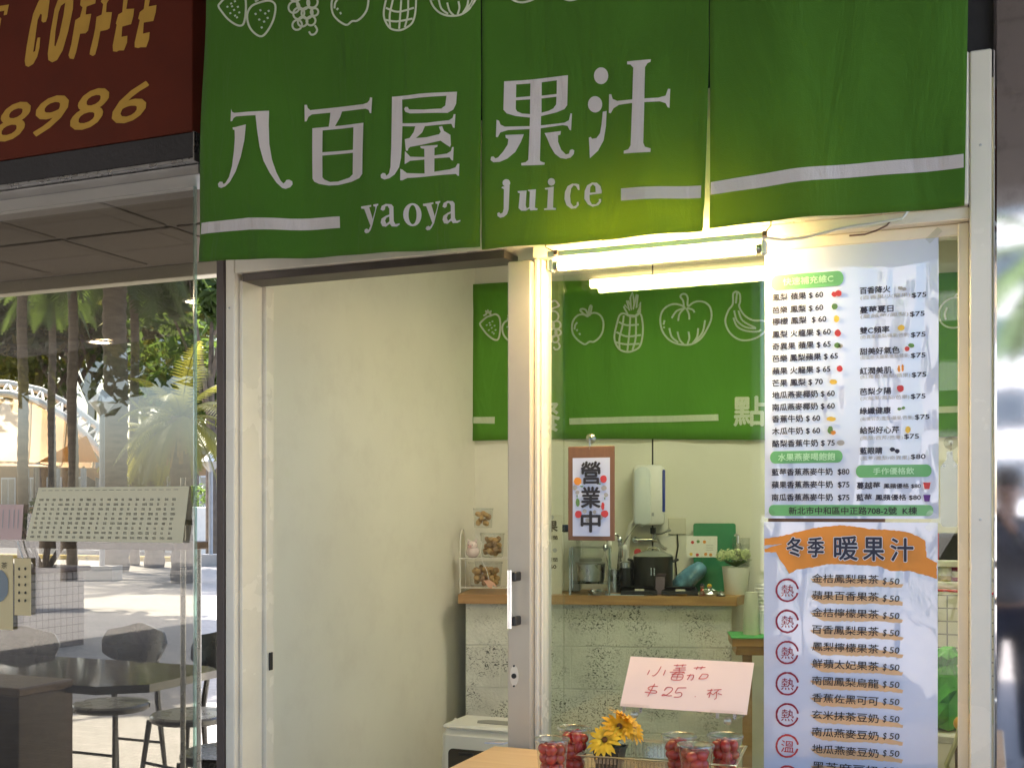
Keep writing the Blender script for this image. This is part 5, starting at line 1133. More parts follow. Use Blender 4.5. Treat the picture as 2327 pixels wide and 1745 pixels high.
kt = put_at('black_kettle', 'black electric kettle partly behind the large pot', 'kettle', 1452, .1); mobj('body', MB().lathe([(0, 0), (.055, 0), (.055, .02), (.045, .12), (.03, .14), (0, .145)], seg=24), 'black_gloss', kt, local=True, smooth=True); mobj('handle', MB().tube([(-.04, 0, .125), (-.085, 0, .115), (-.085, 0, .04), (-.055, 0, .02)], .008, 8), 'black_plastic', kt, local=True, smooth=True)
wcord = [Bk(a_, b_, .012) for a_, b_ in ((1539, 1214), (1541, 1240), (1535, 1275), (1538, 1310))]
tag(mobj('power_lead', MB().tube(wcord, .004, 6), 'black_plastic', smooth=True), 'black power lead hanging from the cream wall plate', 'cable')
# little figures and call bell
for px, lab, c1, c2 in ((1596, 'tiny standing figure in red on the counter', (.5, .03, .03), (.03, .03, .05)), (1612, 'tiny standing figure with yellow hat on the counter', (.03, .03, .03), (.7, .5, .05))):
    f = put_at('tiny_figure', lab, 'figurine', px, .37); nm = 'fig%d' % px
    mobj('body', MB().lathe([(.010, 0), (.012, .008), (.009, .02), (.007, .03), (.004, .033)], seg=12), mat(nm, c1, .4), f, local=True, smooth=True)
    mobj('head', MB().ball((0, 0, .042), .010, 12, 8), mat('doll_skin', (.6, .4, .3), .5), f, local=True, smooth='all')
    mobj('hat', MB().lathe([(.0115, .044), (.0105, .05), (.006, .0545), (0, .056)], seg=12), mat(nm + 'h', c2, .4), f, local=True, smooth=True)
cb = put_at('call_bell', 'small chrome call bell at the counter edge', 'bell', 1638, .4)
mobj('dome', MB().lathe([(.019, .006), (.018, .011), (.012, .017), (.004, .020), (0, .0205)], seg=20, cap=False), 'chrome', cb, local=True, smooth=True); mobj('base', MB().lathe([(.021, 0), (.021, .006), (0, .006)], seg=20), 'black_plastic', cb, local=True); mobj('button', MB().lathe([(.003, .02), (.003, .026), (0, .028)], seg=10), 'chrome', cb, local=True)
rt = thing('red_cloth', 'small red strawberry shaped cloth hanging on the wall tap', 'cloth', Bk(1449, 1268, .09), BANG); k = depth(Bk(1449, 1255, .09)) / FPX
mobj('cloth', loft([(8 * k * math.cos(t) * (1.0 + .25 * math.sin(t)), 0, 12 * k + 10 * k * math.sin(t)) for t in [2 * math.pi * i / 16 for i in range(16)]], [(.006, .9), (0, 1), (-.006, .9)]), 'ink_red', rt, local=True, smooth=True)
mobj('loop', MB().tube([(0, 0, 22 * k), (-.004, 0, 34 * k), (.002, 0, 44 * k)], .0012, 5), 'white_wire', rt, local=True)
# --- lower wooden shelf with green mat and cup stacks
off = .62; k = sc(1700, off); zS = Bk(1700, 1442, off).z
ls = thing('side_shelf', 'low wooden side counter with green mat next to the bar', 'shelf', at(1735, off, .02), BANG)
s_a = S(1658, off) - S(1735, off)
mobj('mat', MB().box(s_a, .3, -.1, .14, zS - .026, zS - .02, .001), mat('mat_green', (.08, .42, .13), .6, var=.15, vscale=30), ls, local=True)
mobj('board', MB().box(s_a + .004, .3, -.095, .14, zS - .062, zS - .0265, .002), 'counter_wood', ls, local=True)
mobj('support', MB().box(s_a + .02, .3, -.08, .13, zS - .1, zS - .0625, .002), 'counter_wood', ls, local=True)
for x in (s_a + .06, .25): mobj('leg', MB().box(x, x + .04, .02, .06, 0, zS - .1005), 'counter_wood', ls, local=True)
for px, n, kk, lab, mm in ((1707, 5, 18, 'upside down stack of milky cups on the green mat', 'frost_cup'), (1733, 9, 17, 'tall stack of white paper cups on the green mat', 'white_plastic')):
    if mm == 'frost_cup': mat('frost_cup', (.62, .62, .5), .4)
    c = thing('cup_stack', lab, 'cups', at(px, off - .02 if px < 1720 else off - .07, zS - .0195), BANG, 'stacks of drinking cups')
    step = .024 if px < 1720 else .016
    for i in range(n):
        prof = [(kk * k, 0), (kk * k * 1.02, .004), (kk * k * .8, .11), (0, .112)] if px < 1720 else [(kk * k * .72, 0), (kk * k, .105), (kk * k * 1.06, .108), (kk * k, .111)]
        mobj('cup', MB().lathe(prof, c=(0, 0, .001 + i * step * (1 if px < 1720 else 1)), seg=22, cap=False), mm, c, local=True, smooth=True)
# --- white appliance on the floor by the side wall
fl = T(1000, 1655, 4.95); ap = thing('white_bin', 'white rounded floor appliance with dark window beside the open doorway', 'appliance', (fl.x + .2, fl.y + .13, .021))
HA = fl.z - .021
mobj('body', MB().box(-.2, .22, -.13, .13, 0, HA, .025), 'white_plastic', ap, local=True)
mobj('top_lid', MB().box(-.195, .215, -.125, .125, HA + .0005, HA + .02, .012), 'white_plastic', ap, local=True)
mobj('lid_recess', MB().prism([(-.06, -.05, HA + .0205), (.1, -.05, HA + .0205), (.12, -.02, HA + .0205), (.1, .03, HA + .0205), (-.04, .03, HA + .0205), (-.08, 0, HA + .0205)], (0, 0, .002)), 'grey_lid', ap, local=True)
wo = [(x - .03, y, z + HA - .25) for x, y, z in capsule(.26, .17, .022, 5)]
mobj('dark_window', loft(wo, [(-.125, 1), (-.1325, 1)]), mat('smoke', (.05, .04, .03), .2), ap, local=True)
mobj('latch', MB().box(-.11, -.04, -.136, -.1327, HA - .105, HA - .092, .001), 'black_plastic', ap, local=True)
pts = [Vector(p) for p in ((-.19, .08, HA - .02), (-.215, .06, HA + .01), (-.235, 0, HA - .04), (-.24, -.02, HA - .16), (-.238, .02, .05), (-.235, .1, .005))]
mobj('power_cord', MB().tube(pts, .006, 8), 'white_wire', ap, local=True, smooth=True)

# ============================================================ things seen in the strip beside the right post
def strip(px, py, Y): return W(px, py, Y)
rk_ = thing('storage_rack', 'white shelf unit at the right end of the kiosk', 'shelf', (W(2165, 1300, 1.4).x, 1.4, .02))
xs0, xs1 = -.42, .05
for k_, py in enumerate((1273, 1322)):
    z = W(2160, py, 1.3).z; mobj('shelf', MB().box(xs0, xs1, 1.3, 1.6, z - .025, z, .003), 'white_plastic', rk_)
for x in (xs0 + .01, xs1 - .03): mobj('upright', MB().box(x, x + .02, 1.58, 1.6, .02, 1.55), 'white_plastic', rk_)
z = W(2160, 1318, 1.32).z
zsh = W(2160, 1322, 1.3).z
def tub(px, half, h, m_, label):
    p = W(px, 1300, 1.36); t = thing('food_tub', label, 'tub', (p.x, 1.36, zsh + .001))
    mobj('tub', MB().lathe([(0, 0), (half * .85, 0), (half, h), (half * 1.04, h + .002)], seg=22), m_, t, local=True, smooth=True)
    mobj('label_band', MB().lathe([(half * .93, h * .3), (half * 1.0, h * .75)], seg=22, cap=False), 'white_plastic', t, local=True, smooth=True); return t
mat('crisp', (.62, .52, .28), .6, var=.4, vscale=60)
tub(2143, .036, .066, 'crisp', 'yellowish food tub on the storage rack shelf'); tub(2182, .034, .05, 'ink_darkred', 'dark red food tub on the storage rack shelf')
zs2 = W(2160, 1273, 1.3).z; p = W(2160, 1240, 1.36)
bx_ = thing('dark_box', 'dark box with red edge on the upper rack shelf', 'box', (p.x, 1.38, zs2 + .001)); mobj('box', MB().box(-.06, .07, -.06, .06, 0, .1, .003), 'black_plastic', bx_, local=True); mobj('red_edge', MB().box(-.0615, -.04, -.0615, -.0605, .0, .1), 'ink_red', bx_, local=True)
zc_ = W(2160, 1346, 1.25).z
tag(mobj('red_rope', MB().tube([(xs0 + .06, 1.297, zc_ + .01), (-.1, 1.292, zc_ + .003), (.0, 1.292, zc_ - .003), (xs1, 1.297, zc_ - .004)], .005, 8), 'ink_red'), 'red rope stretched below the storage rack shelf', 'rope')
wg = thing('wire_grid', 'dark wire grid panel below the storage rack', 'grid', (-.15, 1.25, .02)); zg0, zg1 = W(2160, 1560, 1.25).z, W(2160, 1352, 1.25).z
m = MB()
for i in range(9): x = -.4 + i * .055; m.tube([(x, 1.255, zg0), (x, 1.255, zg1)], .0028, 6)
mobj('vertical_wires', m, 'grey_alu', wg)
m = MB()
for i in range(8): z = lerp(zg0, zg1, i / 7); m.tube([(-.41, 1.25, z), (.05, 1.25, z)], .0028, 6)
mobj('cross_wires', m, 'grey_alu', wg)
for x in (-.405, .045): mobj('post', MB().tube([(x, 1.252, .02), (x, 1.252, zg1)], .006, 8), 'grey_alu', wg)
zst = W(2160, 1668, .8).z
stl = thing('wooden_stool', 'white topped stool with brown legs carrying a green bag', 'stool', (W(2160, 1668, .9).x, .92, .02))
cx_ = W(2160, 1668, .9).x
mobj('seat', MB().box(cx_ - .17, cx_ + .12, .78, 1.08, zst - .03, zst, .006), 'white_plastic', stl)
for x, y in ((cx_ - .13, .82), (cx_ + .03, .82), (cx_ - .13, 1.04), (cx_ + .03, 1.04)): mobj('leg', MB().tube([(x, y, zst - .03), (x + .02, y, .02)], .016, 8), 'dark_wood', stl)
mobj('foot_ring', MB().tube([(cx_ - .13, .81, zst - .2), (cx_ + .06, .81, zst - .2)], .014, 8), 'black_plastic', stl)
gbg = thing('green_bag', 'crumpled bright green plastic bag on the stool', 'bag', (cx_ - .02, .93, zst)); m = MB(); rr = random.Random(9); n = 18
prof = [(0, .10), (.03, .125), (.08, .12), (.13, .095), (.17, .06), (.2, .035), (.235, .06), (.26, .03)]
for z, r0 in prof:
    for i in range(n): t = 2 * math.pi * i / n; q = rr.uniform(.72, 1.2); m.v.append((r0 * q * math.cos(t), r0 * q * math.sin(t) * .9, z + rr.uniform(0, .02)))
for j in range(len(prof) - 1):
    for i in range(n): q = (i + 1) % n; m.f.append((j * n + i, j * n + q, (j + 1) * n + q, (j + 1) * n + i))
m.f.append(tuple(range(n))[::-1]); m.f.append(tuple((len(prof) - 1) * n + i for i in range(n)))
mobj('bag', m, mat('bag_green', (.10, .42, .05), .3, var=.3, vscale=12, bump=.6, bscale=20), gbg, local=True)
m = MB(); mobj('handle', MB().tube([(.06, -.1, .19), (.07, -.14, .1), (.04, -.15, -.02), (.01, -.14, -.1), (.02, -.12, -.13)], .008, 8), mat('strap_cream', (.55, .55, .32), .6), gbg, local=True, smooth=True)
yb = thing('yellow_fruit', 'yellow mango lying against the green bag', 'fruit', (cx_ + .06, .82, zst + .001)); mobj('fruit', MB().ball((0, 0, .034), (.05, .035, .034), 16, 10), mat('mango', (.7, .38, .05), .4, var=.2, vscale=10), yb, local=True, smooth='all'); mobj('stalk', MB().tube([(.048, 0, .036), (.058, 0, .04)], .003, 6), 'bark', yb, local=True)
# ============================================================ cafe next door
CY_ = -.1; XE = W(440, 400, .05).x
cm = lambda px, py, h: W(px, py, CY_) + Vector((0, -h, 0))
zb = W(220, 331, CY_).z; xs_r = W(437, 300, CY_).x
cs = thing('cafe_sign', 'dark red sign board with yellow brush lettering and phone digits', 'sign', (-5, CY_, zb))
mat('sign_red', (.10, .018, .008), .75, spec=.2, var=.12, vscale=5, bump=.04, bscale=80); mat('sign_yellow', (.48, .29, .055), .7, spec=.2, var=.1, vscale=9)
mobj('board', MB().box(-9.5, xs_r, CY_, .04, zb, 3.46, .003), 'sign_red', cs)
Z1 = zr(0, 0, .36173); ex = lambda pts: [((x + 16, -95) if y <= 0 else (x, y)) for x, y in pts]
g = Print(cm)
for c in ([[(240,20),(285,0),(310,0),(300,110),(290,140),(272,145),(262,135),(265,95),(255,90),(238,130),(215,300),(210,330),(222,325),(230,275),(238,240),(255,238),(250,300),(235,360),(210,405),(180,423),(162,415),(157,385),(170,290),(190,180),(210,90)]],
    [[(352,40),(385,0),(450,0),(460,60),(430,200),(395,320),(360,380),(330,395),(305,380),(302,340),(320,200),(345,60)],[(385,40),(412,20),(400,100),(375,220),(350,295),(343,290),(350,200),(370,80)]],
    [[(505,0),(605,0),(600,25),(545,45),(540,95),(575,90),(570,120),(555,195),(540,212),(505,215),(480,330),(465,375),(440,370),(432,350),(450,280),(475,130),(505,110),(520,50),(505,35)]],
    [[(638,0),(725,0),(672,25),(668,80),(705,80),(700,120),(690,180),(675,190),(632,200),(615,290),(600,345),(585,355),(565,345),(568,320),(590,230),(600,180),(608,110),(640,95),(650,30),(636,15)]],
    [[(770,0),(805,0),(795,60),(845,58),(838,110),(825,155),(770,170),(765,235),(802,228),(800,270),(780,320),(750,320),(735,328),(712,325),(710,290),(735,160),(730,150),(745,95),(770,80)]],
    [[(910,0),(945,0),(935,45),(985,35),(980,80),(965,135),(905,145),(900,215),(942,205),(938,250),(920,300),(885,300),(870,305),(848,300),(848,270),(880,130),(870,120),(880,80),(905,60)]],
    [[(-60,50),(58,32),(45,95),(25,100),(30,70),(-30,82),(10,120),(0,180),(-30,260),(-60,255)]]):
    g.poly(*[Z1(*ex(k)) for k in c])
for s, a, b, y0, y1 in (('8', -35, 190, 648, 888), ('9', 212, 430, 605, 850), ('8', 447, 683, 563, 815), ('6', 708, 935, 525, 775)):
    p = Z1((a, y0), (b, y1)); g.text(s, p[0][0], p[1][0], (p[0][1] + p[1][1]) / 2, p[1][1] - p[0][1] - 6, bold=1.6, shear=.32)
g.make('lettering', 'sign_yellow', cs)
zf = W(220, 388, CY_).z
cf_ = thing('cafe_fascia', 'black metal fascia with a bright trim rail under the red sign', 'fascia', (-5, CY_, zf))
mobj('fascia', MB().box(-9.5, xs_r + .004, CY_ + .003, .035, zf, zb - .002, .003), 'dark_wall', cf_)
mobj('trim_rail', MB().box(-9.5, xs_r + .004, CY_ + .001, .03, zf - .014, zf - .001, .002), 'steel', cf_)
mobj('end_strip', MB().box(xs_r + .0045, xs_r + .009, CY_ - .002, .03, zf - .014, zb - .002), 'steel', cf_)
mobj('glass_channel', MB().box(-9.5, xs_r + .004, CY_ + .03, .09, zf - .05, zf - .0145, .003), 'grey_alu', cf_)
tag(mobj('cafe_glass', MB().box(-9.5, XE, .048, .06, .0, zf - .04), 'tinted_glass'), 'tall tinted frameless glass pane under the red sign', 'window')
tag(mobj('glass_edge', MB().box(XE + .0005, XE + .006, .046, .062, .0, zf - .04), glass('edge_glass', (.6, .8, .75), 1.5, .1, boost=.25)), 'bright polished edge of the cafe glass pane', 'glass edge')
# window ledge and what stands on it
zl = 1.5 - (1232 - HY) / FPX * 4.2
xl0, xl1 = W(30, 1230, .2).x, W(436, 1230, .2).x
lg = thing('window_ledge', 'narrow brown wooden ledge along the inside of the cafe glass', 'ledge', (-3.5, .2, 0))
mobj('board', MB().box(-5.4, xl1, .1, .3, zl - .03, zl, .003), 'dark_ledge' if 'dark_ledge' in MATS else wood('dark_ledge', (.2, .11, .05), (.15, .08, .035), .4), lg)
for x in (-5.3, -4.4, xl1 - .03): mobj('post', MB().tube([(x, .28, 0), (x, .28, zl - .031)], .009, 8), 'steel', lg)
# sheet with a grid of words
SHY = .028
a, b = W(88, 1160, SHY).x, W(430, 1160, SHY).x; c0, c1 = W(260, 1211, SHY).z, W(260, 1106, SHY).z
sk = W(58, 1210, SHY).x
wsn = thing('order_sheet', 'wide cream order sheet printed with rows of dark words taped on the cafe glass', 'sign', ((a + b) / 2, SHY, zl))
mat('cream_sheet', (.72, .67, .47), .6); mat('ink_brownblack', (.05, .04, .025), .6)
mobj('sheet', MB().prism([(sk, SHY, zl + .001), (b - .03, SHY, zl + .001), (b, SHY, c1), (a, SHY, c1)], (0, .002, 0)), 'cream_sheet', wsn)
m = MB()
for r_ in range(11):
    v_ = (r_ + .7) / 11.6; z = lerp(c1, zl + .001, v_); xl_, xr_ = lerp(a, sk, v_) + .02, lerp(b, b - .03, v_) - .05
    if r_ == 1: continue
    for q in range(20):
        x = lerp(xl_, xr_, q / 19.5)
        for g_ in range(rnd.choice((2, 3, 3, 4)) if r_ else 4):
            xa_ = x + g_ * .0052; hh = (.0055 if r_ else .0014) * rnd.uniform(.75, 1.05); ww = .0044 if r_ else .0052
            for st_ in range(3 if r_ else 1):      # three small strokes per character
                if r_: x0_, z0_, w_, h_ = ((xa_, z + hh * .5, ww, hh * .32), (xa_, z - hh * .6, ww * rnd.uniform(.7, 1), hh * .36), (xa_ + ww * rnd.uniform(.2, .5), z - hh * .7, ww * .34, hh * 1.5))[st_]
                else: x0_, z0_, w_, h_ = xa_, z, ww, hh
                m.add([(x0_, SHY - .001 - .0001 * st_, z0_), (x0_ + w_, SHY - .001 - .0001 * st_, z0_), (x0_ + w_, SHY - .001 - .0001 * st_, z0_ + h_), (x0_, SHY - .001 - .0001 * st_, z0_ + h_)], [(0, 1, 2, 3)])
mobj('printed_words', m, 'ink_brownblack', wsn, kind='stuff')
def hung(name, label, x0, x1, y0, y1, m_, skew=0):
    Y = .036; a, b, c, d = quad_px(x0, x1, y0, y1, Y); o = thing(name, label, 'notice', ((a + b) / 2, Y, c))
    mobj('sheet', MB().prism([(a - skew, Y, c), (b - skew, Y, c), (b, Y, d), (a, Y, d)], (0, .002, 0)), m_, o); return o
pk_ = hung('pink_notice', 'pink paper notice stuck on the cafe glass beside the order sheet', -12, 53, 1146, 1226, mat('pink_paper', (.62, .44, .42), .6), .01)
g = Print(on_plane(.0355))
for x in (8, 22, 33, 43): g.stroke([(x, 1158), (x - 2, 1200)], 1.6, smooth=False)
g.make('faint_writing', 'ink_grey', pk_)
mat('cream_card', (.68, .55, .30), .6)
y1_ = hung('hanging_card', 'cream card with a blue-grey drawing hanging on the cafe glass', -20, 29, 1262, 1430, 'cream_card')
g = Print(on_plane(.035)); g.ellipse(0, 1330, 20, 36, wob=1.5); g.make('drawing', mat('ink_slate', (.2, .24, .27), .6), y1_)
g = Print(on_plane(.035)); g.text('茶', 3, 17, 1284, 14); g.make('lettering', 'ink_brownblack', y1_)
y2_ = hung('hanging_card', 'plain narrow cream card tied on string on the cafe glass', 33, 70, 1268, 1398, 'cream_card')
g = Print(on_plane(.035))
for x in (44, 58):
    for q in range(5): g.ellipse(x, 1292 + q * 18, 2.6, 3.4, wob=.9, seg=8)
g.make('faint_writing', 'ink_brownblack', y2_)
mobj('string', MB().tube([W(52, 1268, .034), W(44, 1245, .034), W(40, 1228, .034)], .003, 6), 'white_wire', y2_)
# napkin box, crumpled bag, steel stand
p = W(278, 1232, .2); nb = thing('napkin_box', 'polished steel napkin box on the cafe window ledge', 'box', (p.x, .2, zl + .001)); mobj('box', MB().box(-.035, .035, -.04, .04, 0, .075, .006), 'chrome', nb, local=True); mobj('slot', MB().box(-.02, .02, -.042, -.0405, .02, .055), 'black_plastic', nb, local=True); mobj('lid', MB().box(-.037, .037, -.042, .042, .0755, .085, .003), 'steel', nb, local=True)
p = W(355, 1232, .19); cb_ = thing('plastic_bag', 'crumpled white plastic bag with pink print on the cafe ledge', 'bag', (p.x, .2, zl + .001)); m = MB(); rr = random.Random(21); n = 14
prof = [(0, .05), (.015, .062), (.04, .055), (.06, .04), (.08, .022), (.095, .03)]
for z, r0 in prof:
    for i in range(n): t = 2 * math.pi * i / n; q = rr.uniform(.75, 1.2); m.v.append((r0 * 1.4 * q * math.cos(t) + z * .3, r0 * q * math.sin(t), z + rr.uniform(0, .008)))
for j in range(len(prof) - 1):
    for i in range(n): q = (i + 1) % n; m.f.append((j * n + i, j * n + q, (j + 1) * n + q, (j + 1) * n + i))
m.f.append(tuple(range(n))[::-1]); m.f.append(tuple((len(prof) - 1) * n + i for i in range(n)))
mobj('bag', m, mat('bag_white', (.7, .6, .55), .3, bump=.4, bscale=25), cb_, local=True); mobj('pink_print', MB().ball((-.045, -.035, .02), (.018, .014, .016), 10, 8), mat('pink_ink', (.65, .12, .2), .4), cb_, local=True, smooth='all')
p = W(416, 1300, .38); sp_ = thing('steel_post', 'thin steel post with bracket standing behind the cafe ledge', 'post', (p.x, .38, 0)); zt_ = W(416, 1085, .38).z
mobj('pole', MB().tube([(0, 0, .01), (0, 0, zt_)], .011, 10), 'steel', sp_, local=True, smooth=True); mobj('base', MB().lathe([(.1, 0), (.1, .012), (.02, .02)], seg=20), 'grey_alu', sp_, local=True); mobj('bracket', MB().box(-.005, .05, -.006, .006, W(416, 1186, .38).z - .012, W(416, 1180, .38).z), 'black_plastic', sp_, local=True)

# table, cabinet, chairs behind the glass
tp_ = mat('table_gloss', (.07, .065, .06), .07, var=.1, vscale=3, coat=.6)
ct = thing('cafe_table', 'dark glossy cafe table with broad pedestal behind the glass', 'table', (-4.05, .82, 0))
mobj('table_top', MB().prism([(-.75, -.36, .72), (.62, -.36, .72), (.78, -.22, .72), (.78, .26, .72), (.66, .34, .72), (-.75, .34, .72)], (0, 0, .035)), 'table_gloss', ct, local=True)
mobj('pedestal', MB().box(-.09, .09, -.07, .07, .02, .719, .004), 'dark_wood', ct, local=True); mobj('foot', MB().box(-.3, .3, -.25, .25, 0, .02, .004), 'dark_wood', ct, local=True)
cb2 = thing('low_cabinet', 'dark brown cabinet with wooden top at the cafe window', 'cabinet', (-4.1, .32, 0))
mobj('body', MB().box(-.7, .52, -.13, .13, 0, .745, .004), 'dark_wood', cb2, local=True); mobj('top', MB().box(-.72, .54, -.15, .15, .7455, .78, .006), 'dark_ledge', cb2, local=True)
mat('chair_black', (.02, .019, .018), .28, var=.2, vscale=10, coat=.25)
def make_chair():
    t = thing('cafe_chair', 'x', 'chair', (0, 0, 0), 0, 'black cafe chairs around the glossy table')
    m = MB(); nx, nz = 28, 8
    for side in (0, 1):
        for j in range(nz + 1):
            for i in range(nx + 1):
                u_ = i / nx * 2 - 1; v_ = j / nz
                top = .845 - .02 * abs(u_) ** 1.5 + .022 * math.exp(-(u_ * 2.6) ** 2) - .06 * (max(0, abs(u_) - .8) / .2) ** 2; botm = .655 + .05 * abs(u_) ** 5
                hwid = .222 * (1 - .10 * (1 - v_)); z = lerp(botm, top, v_)
                m.v.append((u_ * hwid, .205 + .02 * v_ - .055 * u_ * u_ + side * .014, z))
    N = (nx + 1) * (nz + 1)
    for j in range(nz):
        for i in range(nx): a_ = j * (nx + 1) + i; m.f.append((a_, a_ + 1, a_ + nx + 2, a_ + nx + 1)); m.f.append((N + a_, N + a_ + nx + 1, N + a_ + nx + 2, N + a_ + 1))
    for i in range(nx): m.f.append((i, N + i, N + i + 1, i + 1)); a_ = nz * (nx + 1) + i; m.f.append((a_, a_ + 1, N + a_ + 1, N + a_))
    for j in range(nz): a_ = j * (nx + 1); m.f.append((a_, a_ + nx + 1, N + a_ + nx + 1, N + a_)); a_ += nx; m.f.append((a_, N + a_, N + a_ + nx + 1, a_ + nx + 1))
    mobj('backrest', m, 'chair_black', t, local=True, smooth=True)
    pts = [(.20 * math.cos(a_) * (1.05 if math.sin(a_) < 0 else 1), .2 * math.sin(a_), 0) for a_ in [2 * math.pi * k / 24 for k in range(24)]]
    m = MB(); 
    for z, s_ in ((.425, .96), (.435, 1.0), (.452, 1.0), (.462, .95)): m.v += [(x * s_, y * s_, z) for x, y, _ in pts]
    for j in range(3):
        for i in range(24): q = (i + 1) % 24; m.f.append((j * 24 + i, j * 24 + q, (j + 1) * 24 + q, (j + 1) * 24 + i))
    m.f.append(tuple(range(24))[::-1]); m.f.append(tuple(72 + i for i in range(24)))
    mobj('seat', m, 'chair_black', t, local=True, smooth=True)
    for sx in (-1, 1):
        mobj('leg', MB().tube([(sx * .15, -.14, .43), (sx * .185, -.19, 0)], [.015, .011], 8), 'chair_black', t, local=True, smooth=True)
        mobj('leg', MB().tube([(sx * .12, .215, .70), (sx * .15, .19, .45), (sx * .17, .24, 0)], [.013, .017, .011], 8), 'chair_black', t, local=True, smooth=True)
    mobj('stretcher', MB().tube([(-.165, -.165, .22), (.165, -.165, .22)], .008, 6).tube([(-.16, .21, .22), (.16, .21, .22)], .008, 6), 'chair_black', t, local=True)
    return t
spots = [(-4.32, 1.55, .0, 'black cafe chair with curved back behind the middle of the glossy table'), (-3.72, 1.45, -.25, 'black cafe chair behind the table end, beside the steel post'), (-3.0, .78, -1.45, 'black cafe chair at the right end of the table, showing beyond the glass edge'), (-4.7, 1.2, .5, 'black cafe chair behind the low cabinet')]
c0_ = make_chair()
for k, (x, y, rz, lab) in enumerate(spots):
    c = c0_ if k == 0 else copy_tree(c0_)
    c.location = (x, y, 0); c.rotation_euler = (0, 0, rz); c['label'] = lab

# ============================================================ square behind the shops
A_, B_ = G(192, 1464), G(-40, 1497); dr_ = (B_ - A_); Lp = dr_.length; ang = math.atan2(-dr_.y, -dr_.x)
PH = (1464 - 1296) / FPX * depth(A_)
tpn = thing('tiled_planter', 'grey tiled planter box with dark coping and shrub on the square', 'planter', (B_.x, B_.y, 0), ang)
mobj('core', MB().box(0, Lp, .012, 1.4, 0, PH), 'grout', tpn, local=True)
mobj('coping', MB().box(-.05, Lp + .06, -.05, 1.45, PH + .001, PH + .055, .015), 'cap_purple', tpn, local=True)
tm = MB().box(0, .076, 0, .01, 0, .076, .003); proto = None
nc, nr = min(26, int(Lp / .083)), int(PH / .083)
for i in range(nc):
    for j in range(nr):
        if proto is None: o = proto = mobj('tile', tm, 'tile_grey', tpn, local=True)
        else: o = proto.copy(); COL.objects.link(o); o.parent = tpn
        o.location = (Lp - .08 - i * .083, .001, PH - .08 - j * .083)
for j in range(nr):
    for i in range(5):
        o = proto.copy(); COL.objects.link(o); o.parent = tpn; o.location = (Lp + .0115, .02 + i * .083, PH - .08 - j * .083); o.rotation_euler = (0, 0, R(90))

def leaf_cloud(m, c, rad, n, size, rr, flat=1.0):
    for _ in range(n):
        d = Vector((rr.gauss(0, 1), rr.gauss(0, 1), rr.gauss(0, 1) * flat)); d = d.normalized() * (rr.random() ** .45)
        p = c + Vector((d.x * rad.x, d.y * rad.y, d.z * rad.z)); nrm = Vector((rr.gauss(0, 1), rr.gauss(0, 1), rr.gauss(.5, 1))).normalized(); s_ = nrm.orthogonal().normalized(); t = nrm.cross(s_); a_ = rr.random() * 6.28
        u_ = s_ * math.cos(a_) + t * math.sin(a_); v_ = nrm.cross(u_); q = size * rr.uniform(.6, 1.35)
        m.add([p - u_ * q, p + v_ * q * .45 + nrm * q * .15, p + u_ * q, p - v_ * q * .45 + nrm * q * .15], [(0, 1, 2, 3)])
def tree(name, label, loc, h, w_, lm, seed, n=2600, size=.2, group='trees on the square', clear=.4):
    rr = random.Random(seed); t = thing(name, label, 'tree', loc, rr.random() * 6, group)
    m = MB(); m.tube([(0, 0, 0), (.05 * h * .1, .02, h * .25), (-.02, .05, h * .5), (.05, 0, h * .8)], [.022 * h, .018 * h, .014 * h, .006 * h], 10)
    lobes = []
    for k in range(9):
        a_ = k * 2.4 + rr.random(); z0 = h * rr.uniform(clear, .62); e = Vector((math.cos(a_) * w_ * rr.uniform(.35, .75), math.sin(a_) * w_ * rr.uniform(.35, .75), h * rr.uniform(.55, .95)))
        m.tube([(0, 0, z0), lerp(Vector((0, 0, z0)), e, .5) + Vector((0, 0, .1 * h * .3)), e], [.009 * h, .006 * h, .002 * h], 6); lobes.append(e)
    mobj('trunk', m, 'bark', t, local=True, smooth=True)
    m = MB()
    for e in lobes + [Vector((0, 0, h * .85))]:
        r_ = w_ * rr.uniform(.28, .5)
        for q in range(5):
            c = e + Vector((rr.gauss(0, .4), rr.gauss(0, .4), rr.gauss(0, .3))) * r_; leaf_cloud(m, c, Vector((r_ * .6, r_ * .6, r_ * .42)), n // 50, size, rr)
    mobj('crown', m, lm, t, local=True); return t
